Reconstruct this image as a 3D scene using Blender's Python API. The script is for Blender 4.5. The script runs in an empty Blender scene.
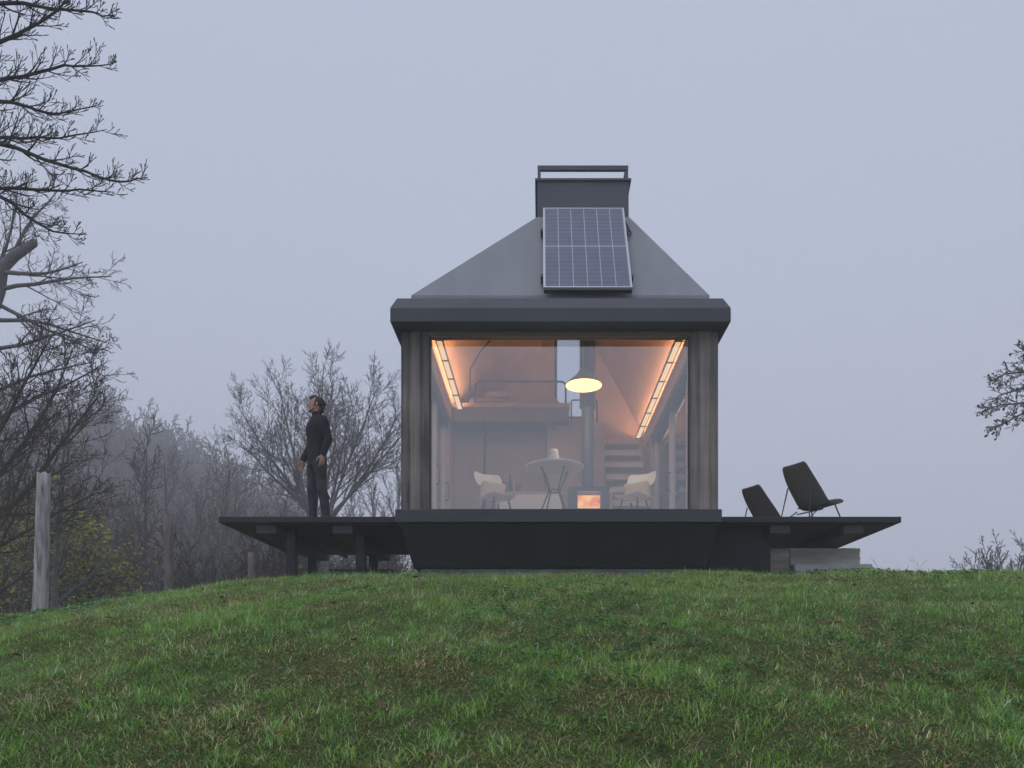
import bpy, bmesh, math, random
import numpy as np
from mathutils import Vector, Matrix, Quaternion
R = math.radians
rnd = random.Random(7)
scene = bpy.context.scene
COL = scene.collection

# ------------------------------------------------------------------ materials
def mat(name, c1, c2=None, scale=4.0, rough=0.6, metal=0.0, bump=0.0, stretch=(1, 1, 1),
        detail=6.0, lo=0.35, hi=0.65, bscale=None, spec=0.5, rvar=0.0):
    m = bpy.data.materials.new(name); m.use_nodes = True
    nt = m.node_tree; n = nt.nodes; l = nt.links
    b = n['Principled BSDF']
    b.inputs['Base Color'].default_value = (*c1, 1)
    b.inputs['Roughness'].default_value = rough
    b.inputs['Metallic'].default_value = metal
    b.inputs['Specular IOR Level'].default_value = spec
    tc = n.new('ShaderNodeTexCoord'); mp = n.new('ShaderNodeMapping')
    mp.inputs['Scale'].default_value = stretch
    l.new(tc.outputs['Object'], mp.inputs['Vector'])
    if c2 is not None:
        t = n.new('ShaderNodeTexNoise'); t.inputs['Scale'].default_value = scale
        t.inputs['Detail'].default_value = detail; t.inputs['Roughness'].default_value = 0.6
        l.new(mp.outputs['Vector'], t.inputs['Vector'])
        cr = n.new('ShaderNodeValToRGB')
        cr.color_ramp.elements[0].position = lo; cr.color_ramp.elements[0].color = (*c1, 1)
        cr.color_ramp.elements[1].position = hi; cr.color_ramp.elements[1].color = (*c2, 1)
        l.new(t.outputs['Fac'], cr.inputs['Fac']); l.new(cr.outputs['Color'], b.inputs['Base Color'])
        if rvar:
            mr = n.new('ShaderNodeMapRange'); mr.inputs['To Min'].default_value = rough - rvar
            mr.inputs['To Max'].default_value = rough + rvar
            l.new(t.outputs['Fac'], mr.inputs['Value']); l.new(mr.outputs['Result'], b.inputs['Roughness'])
    if bump:
        t2 = n.new('ShaderNodeTexNoise'); t2.inputs['Scale'].default_value = bscale or scale * 4
        t2.inputs['Detail'].default_value = 4
        l.new(mp.outputs['Vector'], t2.inputs['Vector'])
        bp = n.new('ShaderNodeBump'); bp.inputs['Strength'].default_value = bump; bp.inputs['Distance'].default_value = 0.02
        l.new(t2.outputs['Fac'], bp.inputs['Height']); l.new(bp.outputs['Normal'], b.inputs['Normal'])
    return m

def emit(name, col, strength):
    m = bpy.data.materials.new(name); m.use_nodes = True
    nt = m.node_tree; n = nt.nodes
    n.remove(n['Principled BSDF'])
    e = n.new('ShaderNodeEmission'); e.inputs['Color'].default_value = (*col, 1); e.inputs['Strength'].default_value = strength
    nt.links.new(e.outputs[0], n['Material Output'].inputs['Surface'])
    return m

def glass(name, refl=0.1, tint=(0.93, 0.95, 0.97), rough=0.0, rcol=(1, 1, 1)):
    m = bpy.data.materials.new(name); m.use_nodes = True
    nt = m.node_tree; n = nt.nodes; l = nt.links
    n.remove(n['Principled BSDF'])
    tr = n.new('ShaderNodeBsdfTransparent'); tr.inputs['Color'].default_value = (*tint, 1)
    gl = n.new('ShaderNodeBsdfGlossy'); gl.inputs['Roughness'].default_value = rough; gl.inputs['Color'].default_value = (*rcol, 1)
    lw = n.new('ShaderNodeFresnel'); lw.inputs['IOR'].default_value = 1.45
    ad = n.new('ShaderNodeMath'); ad.operation = 'ADD'; ad.use_clamp = True; ad.inputs[1].default_value = refl
    mx = n.new('ShaderNodeMixShader')
    l.new(lw.outputs[0], ad.inputs[0]); l.new(ad.outputs[0], mx.inputs['Fac'])
    l.new(tr.outputs[0], mx.inputs[1]); l.new(gl.outputs[0], mx.inputs[2])
    l.new(mx.outputs[0], n['Material Output'].inputs['Surface'])
    return m

def attr_mat(name, rough=0.6, trans=0.25, spec=0.3):
    m = bpy.data.materials.new(name); m.use_nodes = True
    nt = m.node_tree; n = nt.nodes; l = nt.links
    b = n['Principled BSDF']; b.inputs['Roughness'].default_value = rough; b.inputs['Specular IOR Level'].default_value = spec
    a = n.new('ShaderNodeAttribute'); a.attribute_name = 'tone'
    l.new(a.outputs['Color'], b.inputs['Base Color'])
    t = n.new('ShaderNodeBsdfTranslucent'); l.new(a.outputs['Color'], t.inputs['Color'])
    mx = n.new('ShaderNodeMixShader'); mx.inputs['Fac'].default_value = trans
    l.new(b.outputs[0], mx.inputs[1]); l.new(t.outputs[0], mx.inputs[2])
    l.new(mx.outputs[0], n['Material Output'].inputs['Surface'])
    return m

def board_mat(name, c1, c2, bw=0.12, axis=0, rough=0.75, grain=1.0):
    """Weathered vertical boards: dark joints, tone per board, long grain."""
    m = bpy.data.materials.new(name); m.use_nodes = True
    nt = m.node_tree; n = nt.nodes; l = nt.links
    b = n['Principled BSDF']; b.inputs['Roughness'].default_value = rough; b.inputs['Specular IOR Level'].default_value = 0.3
    tc = n.new('ShaderNodeTexCoord')
    sp = n.new('ShaderNodeSeparateXYZ'); l.new(tc.outputs['Object'], sp.inputs[0])
    dv = n.new('ShaderNodeMath'); dv.operation = 'DIVIDE'; dv.inputs[1].default_value = bw; l.new(sp.outputs[axis], dv.inputs[0])
    fl = n.new('ShaderNodeMath'); fl.operation = 'FLOOR'; l.new(dv.outputs[0], fl.inputs[0])
    fr = n.new('ShaderNodeMath'); fr.operation = 'FRACT'; l.new(dv.outputs[0], fr.inputs[0])
    wn = n.new('ShaderNodeTexWhiteNoise'); wn.noise_dimensions = '1D'; l.new(fl.outputs[0], wn.inputs['W'])
    mp = n.new('ShaderNodeMapping')
    mp.inputs['Scale'].default_value = (13, 13, 0.6)
    l.new(tc.outputs['Object'], mp.inputs['Vector'])
    ns = n.new('ShaderNodeTexNoise'); ns.inputs['Scale'].default_value = 1.0 * grain; ns.inputs['Detail'].default_value = 8; ns.inputs['Roughness'].default_value = 0.65
    l.new(mp.outputs['Vector'], ns.inputs['Vector'])
    big = n.new('ShaderNodeTexNoise'); big.inputs['Scale'].default_value = 1.7; big.inputs['Detail'].default_value = 3
    l.new(tc.outputs['Object'], big.inputs['Vector'])
    a1 = n.new('ShaderNodeMath'); a1.operation = 'MULTIPLY_ADD'; a1.inputs[1].default_value = 0.35
    l.new(wn.outputs['Value'], a1.inputs[0]); l.new(ns.outputs['Fac'], a1.inputs[2])
    a2 = n.new('ShaderNodeMath'); a2.operation = 'MULTIPLY_ADD'; a2.inputs[1].default_value = 0.6
    l.new(big.outputs['Fac'], a2.inputs[0]); l.new(a1.outputs[0], a2.inputs[2])
    cr = n.new('ShaderNodeValToRGB')
    cr.color_ramp.elements[0].position = 0.5; cr.color_ramp.elements[0].color = (*c1, 1)
    cr.color_ramp.elements[1].position = 0.93; cr.color_ramp.elements[1].color = (*c2, 1)
    a3 = n.new('ShaderNodeMath'); a3.operation = 'MULTIPLY'; a3.inputs[1].default_value = 0.72
    l.new(a2.outputs[0], a3.inputs[0]); l.new(a3.outputs[0], cr.inputs['Fac'])
    l.new(cr.outputs['Color'], b.inputs['Base Color'])
    j = n.new('ShaderNodeMath'); j.operation = 'LESS_THAN'; j.inputs[1].default_value = 0.06; l.new(fr.outputs[0], j.inputs[0])
    hb = n.new('ShaderNodeMath'); hb.operation = 'SUBTRACT'; l.new(ns.outputs['Fac'], hb.inputs[0]); l.new(j.outputs[0], hb.inputs[1])
    bp = n.new('ShaderNodeBump'); bp.inputs['Strength'].default_value = 0.5; bp.inputs['Distance'].default_value = 0.008
    l.new(hb.outputs[0], bp.inputs['Height']); l.new(bp.outputs['Normal'], b.inputs['Normal'])
    return m

M = {}
M['roof'] = mat('roof_membrane', (0.215, 0.228, 0.255), (0.265, 0.275, 0.30), 1.6, rough=0.6, stretch=(1.6, 0.35, 0.35), rvar=0.08, bump=0.05, bscale=60)
M['fascia'] = mat('fascia_metal', (0.04, 0.044, 0.054), (0.052, 0.057, 0.067), 2.0, rough=0.5, spec=0.5, bump=0.02, bscale=5)
M['chimney'] = mat('chimney_metal', (0.066, 0.07, 0.092), (0.085, 0.09, 0.112), 1.5, rough=0.5, bump=0.02, bscale=5)
M['platform'] = mat('platform_metal', (0.028, 0.036, 0.041), (0.04, 0.048, 0.053), 2.5, rough=0.45, bump=0.02, bscale=6)
M['hull'] = mat('hull_metal', (0.012, 0.015, 0.016), (0.018, 0.021, 0.022), 1.6, spec=0.25, rough=0.6, bump=0.03, bscale=4)
M['deck'] = mat('deck_timber', (0.018, 0.019, 0.023), (0.03, 0.031, 0.037), 3.0, rough=0.6, spec=0.3, bump=0.15, bscale=30, stretch=(0.3, 2, 2))
M['deck_beam'] = mat('deck_beam_timber', (0.034, 0.037, 0.043), (0.052, 0.056, 0.064), 5.0, rough=0.6, bump=0.1)
M['cladding'] = board_mat('weathered_cladding', (0.075, 0.066, 0.06), (0.34, 0.295, 0.265), 0.118)
M['black'] = mat('black_steel', (0.02, 0.021, 0.024), rough=0.45)
M['dark_frame'] = mat('dark_window_frame', (0.03, 0.032, 0.037), rough=0.4)
M['trim'] = mat('window_head_trim', (0.2, 0.15, 0.11), (0.27, 0.2, 0.15), 6, rough=0.6)
M['ply'] = mat('birch_plywood', (0.55, 0.42, 0.34), (0.63, 0.5, 0.41), 3.0, rough=0.6, stretch=(1, 0.3, 1))
M['wall_in'] = mat('interior_wall', (0.46, 0.42, 0.40), (0.53, 0.48, 0.46), 1.5, rough=0.8)
M['grey_panel'] = mat('grey_panel', (0.15, 0.16, 0.18), (0.18, 0.185, 0.205), 2, rough=0.6)
M['loft_panel'] = mat('loft_panel', (0.17, 0.18, 0.2), (0.2, 0.21, 0.23), 2, rough=0.6)
M['frame_wood'] = mat('pale_door_frame', (0.70, 0.64, 0.60), (0.77, 0.71, 0.67), 4, rough=0.5)
M['floor_in'] = mat('interior_floor', (0.5, 0.44, 0.38), (0.57, 0.5, 0.43), 4, rough=0.5)
M['white'] = mat('white_paint', (0.78, 0.77, 0.74), (0.84, 0.83, 0.80), 5, rough=0.45)
M['cream'] = mat('cream_cushion', (0.62, 0.52, 0.38), (0.7, 0.6, 0.46), 14, rough=0.9, bump=0.2)
M['stove'] = mat('stove_iron', (0.045, 0.055, 0.075), (0.06, 0.07, 0.09), 6, rough=0.5)
M['shade'] = mat('lamp_shade_metal', (0.25, 0.24, 0.25), rough=0.45)
M['olive'] = mat('olive_fabric', (0.075, 0.074, 0.068), (0.105, 0.102, 0.088), 40, rough=0.95, bump=0.3, bscale=200)
M['stone'] = mat('weathered_block', (0.38, 0.33, 0.28), (0.66, 0.6, 0.54), 2.6, rough=0.9, bump=0.6, bscale=14, stretch=(0.5, 1, 3))
M['stone2'] = mat('pale_slab', (0.5, 0.5, 0.51), (0.64, 0.64, 0.65), 3.0, rough=0.9, bump=0.5, bscale=18)
M['concrete'] = mat('concrete', (0.2, 0.2, 0.21), (0.29, 0.29, 0.3), 4, rough=0.9, bump=0.3)
M['front_glass'] = glass('front_glass', 0.10)
M['side_glass'] = glass('side_glass', 0.04)
M['alu'] = mat('aluminium', (0.62, 0.63, 0.65), rough=0.35, metal=0.6)
M['backsheet'] = mat('white_backsheet', (0.62, 0.64, 0.68), rough=0.3)
M['cell'] = mat('solar_cell', (0.12, 0.14, 0.2), (0.145, 0.165, 0.235), 3, rough=0.28, spec=0.5)
M['bark_dark'] = mat('dark_bark', (0.028, 0.025, 0.026), (0.055, 0.048, 0.045), 12, rough=0.95, bump=0.5, stretch=(3, 3, 0.6))
M['bark_grey'] = mat('grey_bark', (0.12, 0.115, 0.115), (0.22, 0.21, 0.205), 10, rough=0.95, bump=0.5, stretch=(3, 3, 0.6))
M['bark_hazed'] = mat('haze_toned_bark', (0.17, 0.165, 0.17), (0.28, 0.27, 0.27), 10, rough=0.95, bump=0.5, stretch=(3, 3, 0.6))  # haze painted into the bark colour, lightened so the tree looks faded
M['bark_brown'] = mat('brown_bark', (0.05, 0.04, 0.034), (0.095, 0.076, 0.062), 10, rough=0.95, bump=0.4, stretch=(3, 3, 0.6))
M['post'] = mat('bleached_log', (0.11, 0.10, 0.095), (0.52, 0.50, 0.50), 5.5, rough=0.9, bump=0.9, bscale=22, stretch=(3.5, 3.5, 0.45), lo=0.3, hi=0.62)
M['post_brown'] = mat('old_log', (0.12, 0.1, 0.085), (0.24, 0.21, 0.19), 6, rough=0.95, bump=0.6, stretch=(3, 3, 0.5))
M['skin'] = mat('skin', (0.42, 0.235, 0.165), (0.47, 0.27, 0.19), 12, rough=0.5)
M['hair'] = mat('dark_hair', (0.018, 0.013, 0.011), (0.035, 0.026, 0.02), 60, rough=0.6, bump=0.8, bscale=120)
M['stubble'] = mat('stubble', (0.10, 0.06, 0.045), (0.16, 0.09, 0.065), 90, rough=0.8)
M['sweater'] = mat('black_knit', (0.006, 0.008, 0.012), (0.014, 0.015, 0.02), 30, rough=0.95, bump=0.4, bscale=160)
M['jeans'] = mat('charcoal_denim', (0.018, 0.02, 0.026), (0.045, 0.049, 0.058), 9, rough=0.9, bump=0.3, bscale=90)
M['leather'] = mat('black_leather', (0.012, 0.011, 0.011), rough=0.4)
M['red_clay'] = mat('red_tin', (0.33, 0.1, 0.09), rough=0.5)
M['bedding'] = mat('bedding', (0.42, 0.33, 0.3), (0.5, 0.4, 0.36), 5, rough=0.95, bump=0.5, bscale=9)
M['vase'] = mat('pale_vase', (0.7, 0.62, 0.58), (0.78, 0.71, 0.67), 9, rough=0.6)
M['cup'] = glass('cup_glass', 0.35)
M['led_face'] = emit('led_diffuser', (1.0, 0.62, 0.32), 1.25)
M['led_up'] = emit('led_uplight', (1.0, 0.45, 0.19), 66.0)
M['lamp_disc'] = emit('lamp_diffuser', (1.0, 0.62, 0.20), 3.4)
M['grass'] = attr_mat('grass_blade', 0.5, 0.4, 0.45)
M['litter'] = attr_mat('dead_leaf', 0.7, 0.15, 0.2)
M['leafg'] = attr_mat('leaf', 0.6, 0.3, 0.2)

# fire : orange flames, brighter towards the logs
def fire_mat():
    m = bpy.data.materials.new('fire_glow'); m.use_nodes = True
    nt = m.node_tree; n = nt.nodes; l = nt.links; n.remove(n['Principled BSDF'])
    tc = n.new('ShaderNodeTexCoord')
    ns = n.new('ShaderNodeTexNoise'); ns.inputs['Scale'].default_value = 9; ns.inputs['Detail'].default_value = 3; ns.inputs['Distortion'].default_value = 0.7
    l.new(tc.outputs['Object'], ns.inputs['Vector'])
    cr = n.new('ShaderNodeValToRGB'); e = cr.color_ramp.elements
    e[0].position = 0.36; e[0].color = (0.75, 0.12, 0.04, 1); e[1].position = 0.62; e[1].color = (1.0, 0.62, 0.22, 1)
    l.new(ns.outputs['Fac'], cr.inputs['Fac'])
    em = n.new('ShaderNodeEmission'); em.inputs['Strength'].default_value = 1.5
    l.new(cr.outputs['Color'], em.inputs['Color']); l.new(em.outputs[0], n['Material Output'].inputs['Surface'])
    return m
M['fire'] = fire_mat()

# ------------------------------------------------------------------ mesh builder
class MB:
    def __init__(s): s.v = []; s.f = []
    def box(s, x0, x1, y0, y1, z0, z1):
        b = len(s.v)
        s.v += [(x0, y0, z0), (x1, y0, z0), (x1, y1, z0), (x0, y1, z0), (x0, y0, z1), (x1, y0, z1), (x1, y1, z1), (x0, y1, z1)]
        s.f += [(b, b+3, b+2, b+1), (b+4, b+5, b+6, b+7), (b, b+1, b+5, b+4), (b+1, b+2, b+6, b+5), (b+2, b+3, b+7, b+6), (b+3, b, b+4, b+7)]
        return s
    def prism(s, poly, y0, y1):   # poly in x,z (counter-clockwise seen from -y)
        b = len(s.v); n = len(poly)
        s.v += [(x, y0, z) for x, z in poly] + [(x, y1, z) for x, z in poly]
        s.f.append(tuple(range(b, b+n))); s.f.append(tuple(range(b+2*n-1, b+n-1, -1)))
        for i in range(n):
            j = (i+1) % n
            s.f.append((b+i, b+n+i, b+n+j, b+j))
        return s
    def rings(s, rings, cap0=True, cap1=True):   # each ring: list of points, same count
        b = len(s.v); n = len(rings[0])
        for r in rings: s.v += [tuple(p) for p in r]
        for k in range(len(rings)-1):
            for i in range(n):
                j = (i+1) % n
                s.f.append((b+k*n+i, b+k*n+j, b+(k+1)*n+j, b+(k+1)*n+i))
        if cap0: s.f.append(tuple(range(b+n-1, b-1, -1)))
        if cap1: s.f.append(tuple(range(b+(len(rings)-1)*n, b+len(rings)*n)))
        return s
    def tube(s, pts, rad, n=8, cap=True):
        pts = [Vector(p) for p in pts]
        if not isinstance(rad, (list, tuple)): rad = [rad]*len(pts)
        d = (pts[1]-pts[0]).normalized()
        u = d.orthogonal().normalized(); rings = []
        for i, p in enumerate(pts):
            if i == 0: t = d
            elif i == len(pts)-1: t = (pts[i]-pts[i-1]).normalized()
            else: t = ((pts[i+1]-pts[i]).normalized() + (pts[i]-pts[i-1]).normalized()).normalized()
            u = (u - t*u.dot(t)).normalized(); w = t.cross(u)
            r = rad[i]
            rings.append([p + (u*math.cos(2*math.pi*k/n) + w*math.sin(2*math.pi*k/n))*r for k in range(n)])
        return s.rings(rings, cap, cap)
    def lathe(s, cx, cy, prof, n=24, cap0=True, cap1=True):  # prof list of (r,z)
        return s.rings([[(cx+r*math.cos(2*math.pi*k/n), cy+r*math.sin(2*math.pi*k/n), z) for k in range(n)] for r, z in prof], cap0, cap1)
    def build(s, name, m, parent=None, bevel=0.0, smooth=False, solid=0.0, sub=0):
        me = bpy.data.meshes.new(name)
        me.from_pydata([tuple(v) for v in s.v], [], s.f); me.update()
        if m is not None: me.materials.append(m)
        o = bpy.data.objects.new(name, me); COL.objects.link(o)
        if smooth:
            me.polygons.foreach_set('use_smooth', [True]*len(me.polygons))
        if solid:
            md = o.modifiers.new('solid', 'SOLIDIFY'); md.thickness = solid; md.offset = 0
        if sub:
            md = o.modifiers.new('sub', 'SUBSURF'); md.levels = sub; md.render_levels = sub
        if bevel:
            md = o.modifiers.new('bevel', 'BEVEL'); md.width = bevel; md.segments = 2; md.limit_method = 'ANGLE'
        if parent is not None: o.parent = parent
        return o

def tag(o, label=None, cat=None, group=None, kind=None):
    if label: o['label'] = label
    if cat: o['category'] = cat
    if group: o['group'] = group
    if kind: o['kind'] = kind
    return o
def thing(name, label, cat, loc=(0, 0, 0), rz=0.0, group=None):
    o = bpy.data.objects.new(name, None); COL.objects.link(o)
    o.location = loc; o.rotation_euler = (0, 0, rz); o.empty_display_size = 0.2
    return tag(o, label, cat, group)
def copy_tree(o, parent=None):
    c = o.copy(); COL.objects.link(c)
    if parent is not None: c.parent = parent
    for ch in list(o.children): copy_tree(ch, c)
    return c

# ------------------------------------------------------------------ camera (eye at the origin, looking along +Y, lens shifted upward)
F = 768.0
cam_d = bpy.data.cameras.new('camera'); cam = bpy.data.objects.new('camera', cam_d); COL.objects.link(cam)
cam.location = (0, 0, 0); cam.rotation_euler = (R(90), 0, 0)
cam_d.sensor_width = 36; cam_d.lens = 36 * F / 1024
cam_d.shift_x = -28/1024; cam_d.shift_y = 286/1024
cam_d.clip_start = 0.05; cam_d.clip_end = 1000
scene.camera = cam

# ------------------------------------------------------------------ terrain
def sstep(t):
    t = np.clip(t, 0, 1); return t*t*(3-2*t)
def bumps(x, y):
    return (0.022*np.sin(1.9*x+0.7*y+1.3) * np.sin(1.3*y-0.6*x+0.4) + 0.014*np.sin(3.7*x-2.1*y+0.5) + 0.011*np.sin(4.6*y+2.2*x+2.0)
            + 0.006*np.sin(9.1*x+1.7*y) * np.sin(7.7*y-2.9*x))
def ground_z(x, y):
    x = np.asarray(x, float); y = np.asarray(y, float)
    yc = np.clip(y, -3.0, 9.0)
    z = -1.66 + 0.477*yc - 0.0189*yc*yc
    z = z + np.where(y > 9.0, 0.137*(1-np.exp(-(np.maximum(y, 9.0)-9.0)*1.2))/1.2, 0)
    z = z - 0.0715*np.maximum(0, -x-2.2)**1.5 * (1-0.75*sstep((-x-9)/20))
    z = z + 0.035*sstep((x-1.5)/2.5) - 0.02*np.maximum(0, x-7)
    z = z - 6.0*sstep((y-15.5)/18)*sstep((x+1)/7)
    z = z + 2.2*sstep((y-13)/14)*sstep((-x)/6)
    z = z + 40*sstep((-x-8)/70)*sstep((y-30)/95)
    z = z + bumps(x, y)*(1-sstep((y-14)/10))
    far = sstep((y-22)/10)
    z = z + far*(0.5*np.sin(0.21*x+0.13*y)*np.sin(0.17*y-0.1*x))
    return z
def gz(x, y): return float(ground_z(x, y))

def spaced(a, b, c, n, k):
    t = np.linspace(-1, 1, n); s = np.sinh(k*t)/np.sinh(k)
    return np.where(s < 0, c + s*(c-a), c + s*(b-c))
gx = spaced(-165, 140, 0, 280, 4.4); gy = spaced(-25, 205, 7, 280, 4.4)
GX, GY = np.meshgrid(gx, gy); GZ = ground_z(GX, GY)
nx, ny = len(gx), len(gy)
co = np.stack([GX, GY, GZ], -1).reshape(-1, 3)
idx = np.arange(nx*ny).reshape(ny, nx)
quads = np.stack([idx[:-1, :-1], idx[:-1, 1:], idx[1:, 1:], idx[1:, :-1]], -1).reshape(-1, 4)
def np_mesh(name, co, faces_list, m, smooth=True, tone=None):
    """faces_list: list of int arrays (n,k)"""
    me = bpy.data.meshes.new(name)
    me.vertices.add(len(co)); me.vertices.foreach_set('co', np.ascontiguousarray(co, np.float32).ravel())
    loops = np.concatenate([f.ravel() for f in faces_list]).astype(np.int32)
    counts = np.concatenate([np.full(len(f), f.shape[1]) for f in faces_list])
    starts = np.concatenate([[0], np.cumsum(counts)[:-1]]).astype(np.int32)
    me.loops.add(len(loops)); me.loops.foreach_set('vertex_index', loops)
    me.polygons.add(len(counts)); me.polygons.foreach_set('loop_start', starts)
    me.update(calc_edges=True)
    me.polygons.foreach_set('use_smooth', np.full(len(counts), smooth))
    if tone is not None:
        a = me.color_attributes.new('tone', 'FLOAT_COLOR', 'POINT')
        t4 = np.concatenate([tone, np.ones((len(tone), 1))], 1).astype(np.float32)
        a.data.foreach_set('color', t4.ravel())
    me.materials.append(m)
    me.update()
    o = bpy.data.objects.new(name, me); COL.objects.link(o)
    return o
def ground_mat():
    m = bpy.data.materials.new('lawn_soil'); m.use_nodes = True
    nt = m.node_tree; n = nt.nodes; l = nt.links; b = n['Principled BSDF']
    b.inputs['Roughness'].default_value = 0.95; b.inputs['Specular IOR Level'].default_value = 0.15
    tc = n.new('ShaderNodeTexCoord')
    n1 = n.new('ShaderNodeTexNoise'); n1.inputs['Scale'].default_value = 9; n1.inputs['Detail'].default_value = 8
    n2 = n.new('ShaderNodeTexNoise'); n2.inputs['Scale'].default_value = 60; n2.inputs['Detail'].default_value = 4
    l.new(tc.outputs['Object'], n1.inputs['Vector']); l.new(tc.outputs['Object'], n2.inputs['Vector'])
    c1 = n.new('ShaderNodeValToRGB'); e = c1.color_ramp.elements
    e[0].position = 0.35; e[0].color = (0.065, 0.09, 0.032, 1); e[1].position = 0.66; e[1].color = (0.12, 0.11, 0.055, 1)
    l.new(n1.outputs['Fac'], c1.inputs['Fac'])
    c2 = n.new('ShaderNodeValToRGB'); e = c2.color_ramp.elements
    e[0].position = 0.35; e[0].color = (0.06, 0.042, 0.03, 1); e[1].position = 0.66; e[1].color = (0.16, 0.11, 0.075, 1)
    l.new(n2.outputs['Fac'], c2.inputs['Fac'])
    sp = n.new('ShaderNodeSeparateXYZ'); l.new(tc.outputs['Object'], sp.inputs[0])
    mr = n.new('ShaderNodeMapRange'); mr.inputs['From Min'].default_value = 15; mr.inputs['From Max'].default_value = 22
    l.new(sp.outputs['Y'], mr.inputs['Value'])
    mx = n.new('ShaderNodeMix'); mx.data_type = 'RGBA'
    l.new(mr.outputs['Result'], mx.inputs['Factor']); l.new(c1.outputs['Color'], mx.inputs[6]); l.new(c2.outputs['Color'], mx.inputs[7])
    l.new(mx.outputs[2], b.inputs['Base Color'])
    bp = n.new('ShaderNodeBump'); bp.inputs['Strength'].default_value = 0.8; bp.inputs['Distance'].default_value = 0.03
    l.new(n2.outputs['Fac'], bp.inputs['Height']); l.new(bp.outputs['Normal'], b.inputs['Normal'])
    return m
g = np_mesh('ground', co, [quads], ground_mat()); tag(g, kind='structure')

# ------------------------------------------------------------------ grass
npr = np.random.default_rng(11)
def field(x, y, seed, f):
    r = np.random.default_rng(seed); s = 0
    for k in range(7):
        a = r.uniform(0, 2*math.pi); q = f*r.uniform(0.5, 2.0); ph = r.uniform(0, 6.28)
        s = s + np.sin(q*(x*math.cos(a)+y*math.sin(a)) + ph + 0.8*np.sin(q*0.6*(y*math.cos(a)-x*math.sin(a))+ph*2))
    return s/7**0.5/0.7   # roughly unit variance
def blades(x, y, L, W, tone, lean, name, m):
    N = len(x)
    th = npr.uniform(0, 2*math.pi, N)
    dirx, diry = np.cos(th), np.sin(th); wx, wy = -diry, dirx
    z0 = ground_z(x, y) - 0.006
    co = np.zeros((N, 7, 3)); ts = [0, 0.4, 0.75, 1.0]
    for k, t in enumerate(ts):
        hx = L*(lean*(t**1.6)) ; hz = L*np.sqrt(np.clip(1-lean**2, 0.03, 1))*(t - 0.32*lean*t*t)
        cx, cy, cz = x+dirx*hx, y+diry*hx, z0+hz
        w = W*(1-t**1.5)*0.5 + 0.0002
        if k < 3:
            co[:, 2*k, 0] = cx-wx*w; co[:, 2*k, 1] = cy-wy*w; co[:, 2*k, 2] = cz
            co[:, 2*k+1, 0] = cx+wx*w; co[:, 2*k+1, 1] = cy+wy*w; co[:, 2*k+1, 2] = cz
        else:
            co[:, 6, 0] = cx; co[:, 6, 1] = cy; co[:, 6, 2] = cz
    b = (np.arange(N)*7)[:, None]
    q = np.concatenate([b+np.array([[0, 1, 3, 2]]), b+np.array([[2, 3, 5, 4]])]); t3 = b+np.array([[4, 5, 6]])
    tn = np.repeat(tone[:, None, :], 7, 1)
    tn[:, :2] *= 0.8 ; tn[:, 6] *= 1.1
    return np_mesh(name, co.reshape(-1, 3), [q, t3], m, True, tn.reshape(-1, 3))
def sample(y0, y1, dens, left=-0.80, right=0.73, pad=1.7):
    xmax = y1*right+pad; xmin = y1*left-pad
    n = int((y1-y0)*(xmax-xmin)*dens)
    x = npr.uniform(xmin, xmax, n); y = npr.uniform(y0, y1, n)
    k = (x > y*left-pad) & (x < y*right+pad)
    return x[k], y[k]
parts_xy = [(*sample(2.2, 4.2, 10500), 1.05), (*sample(4.2, 6.5, 8200), 1.12), (*sample(6.5, 9.0, 4800), 1.3), (*sample(9.0, 10.6, 2400), 1.5), (*sample(10.6, 16.0, 330), 1.7)]
x = np.concatenate([p[0] for p in parts_xy]); y = np.concatenate([p[1] for p in parts_xy]); wf = np.concatenate([np.full(len(p[0]), p[2]) for p in parts_xy])
tuft = 0.45*field(x, y, 3, 4.5) + 0.85*field(x, y, 4, 15.0); big = field(x, y, 5, 1.3); dry = field(x, y, 9, 2.4)*0.42 + field(x, y, 21, 8.0)*0.62 + field(x, y, 22, 21.0)*0.5
keep = npr.uniform(0, 1, len(x)) < np.clip(0.88 + 0.12*tuft - 0.06*np.clip(dry-0.9, 0, 2), 0.6, 1)
under = (y > 10.3) & (x > -1.9) & (x < 2.4)
keep &= ~under
x, y, wf, tuft, big, dry = [a[keep] for a in (x, y, wf, tuft, big, dry)]
N = len(x)
L = npr.gamma(7, 1/7, N)*np.clip(0.046 + 0.014*tuft + 0.003*big - 0.004*np.clip(dry, 0, 2), 0.022, 0.10)
W = npr.uniform(0.0026, 0.005, N)*wf
lean = np.clip(npr.beta(3.6, 1.15, N) + 0.08*np.clip(dry, -0.5, 1.5), 0.1, 0.985)
G1 = np.array([0.15, 0.27, 0.045]); G2 = np.array([0.095, 0.20, 0.085]); G3 = np.array([0.22, 0.30, 0.065])
PALE = np.array([0.36, 0.43, 0.30]); DRY = np.array([0.46, 0.40, 0.25]); BRN = np.array([0.21, 0.13, 0.07])
u = npr.uniform(0, 1, (N, 1))
tone = np.where(u < 0.38, G1, np.where(u < 0.76, G2, np.where(u < 0.9, G3, PALE)))
hue = np.clip(0.5+0.4*big[:, None], 0, 1)
tone = tone*(1-0.35*hue) + (np.array([0.19, 0.31, 0.05]))*0.35*hue
pd = np.clip(0.13 + 0.16*dry, 0.03, 0.62)
v = npr.uniform(0, 1, N)
tone = np.where((v < pd*0.62)[:, None], DRY, np.where((v < pd)[:, None], BRN, tone))
tone = tone*npr.uniform(0.6, 1.8, (N, 1))*(1.12+0.1*np.clip(tuft, -2, 2))[:, None]
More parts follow.
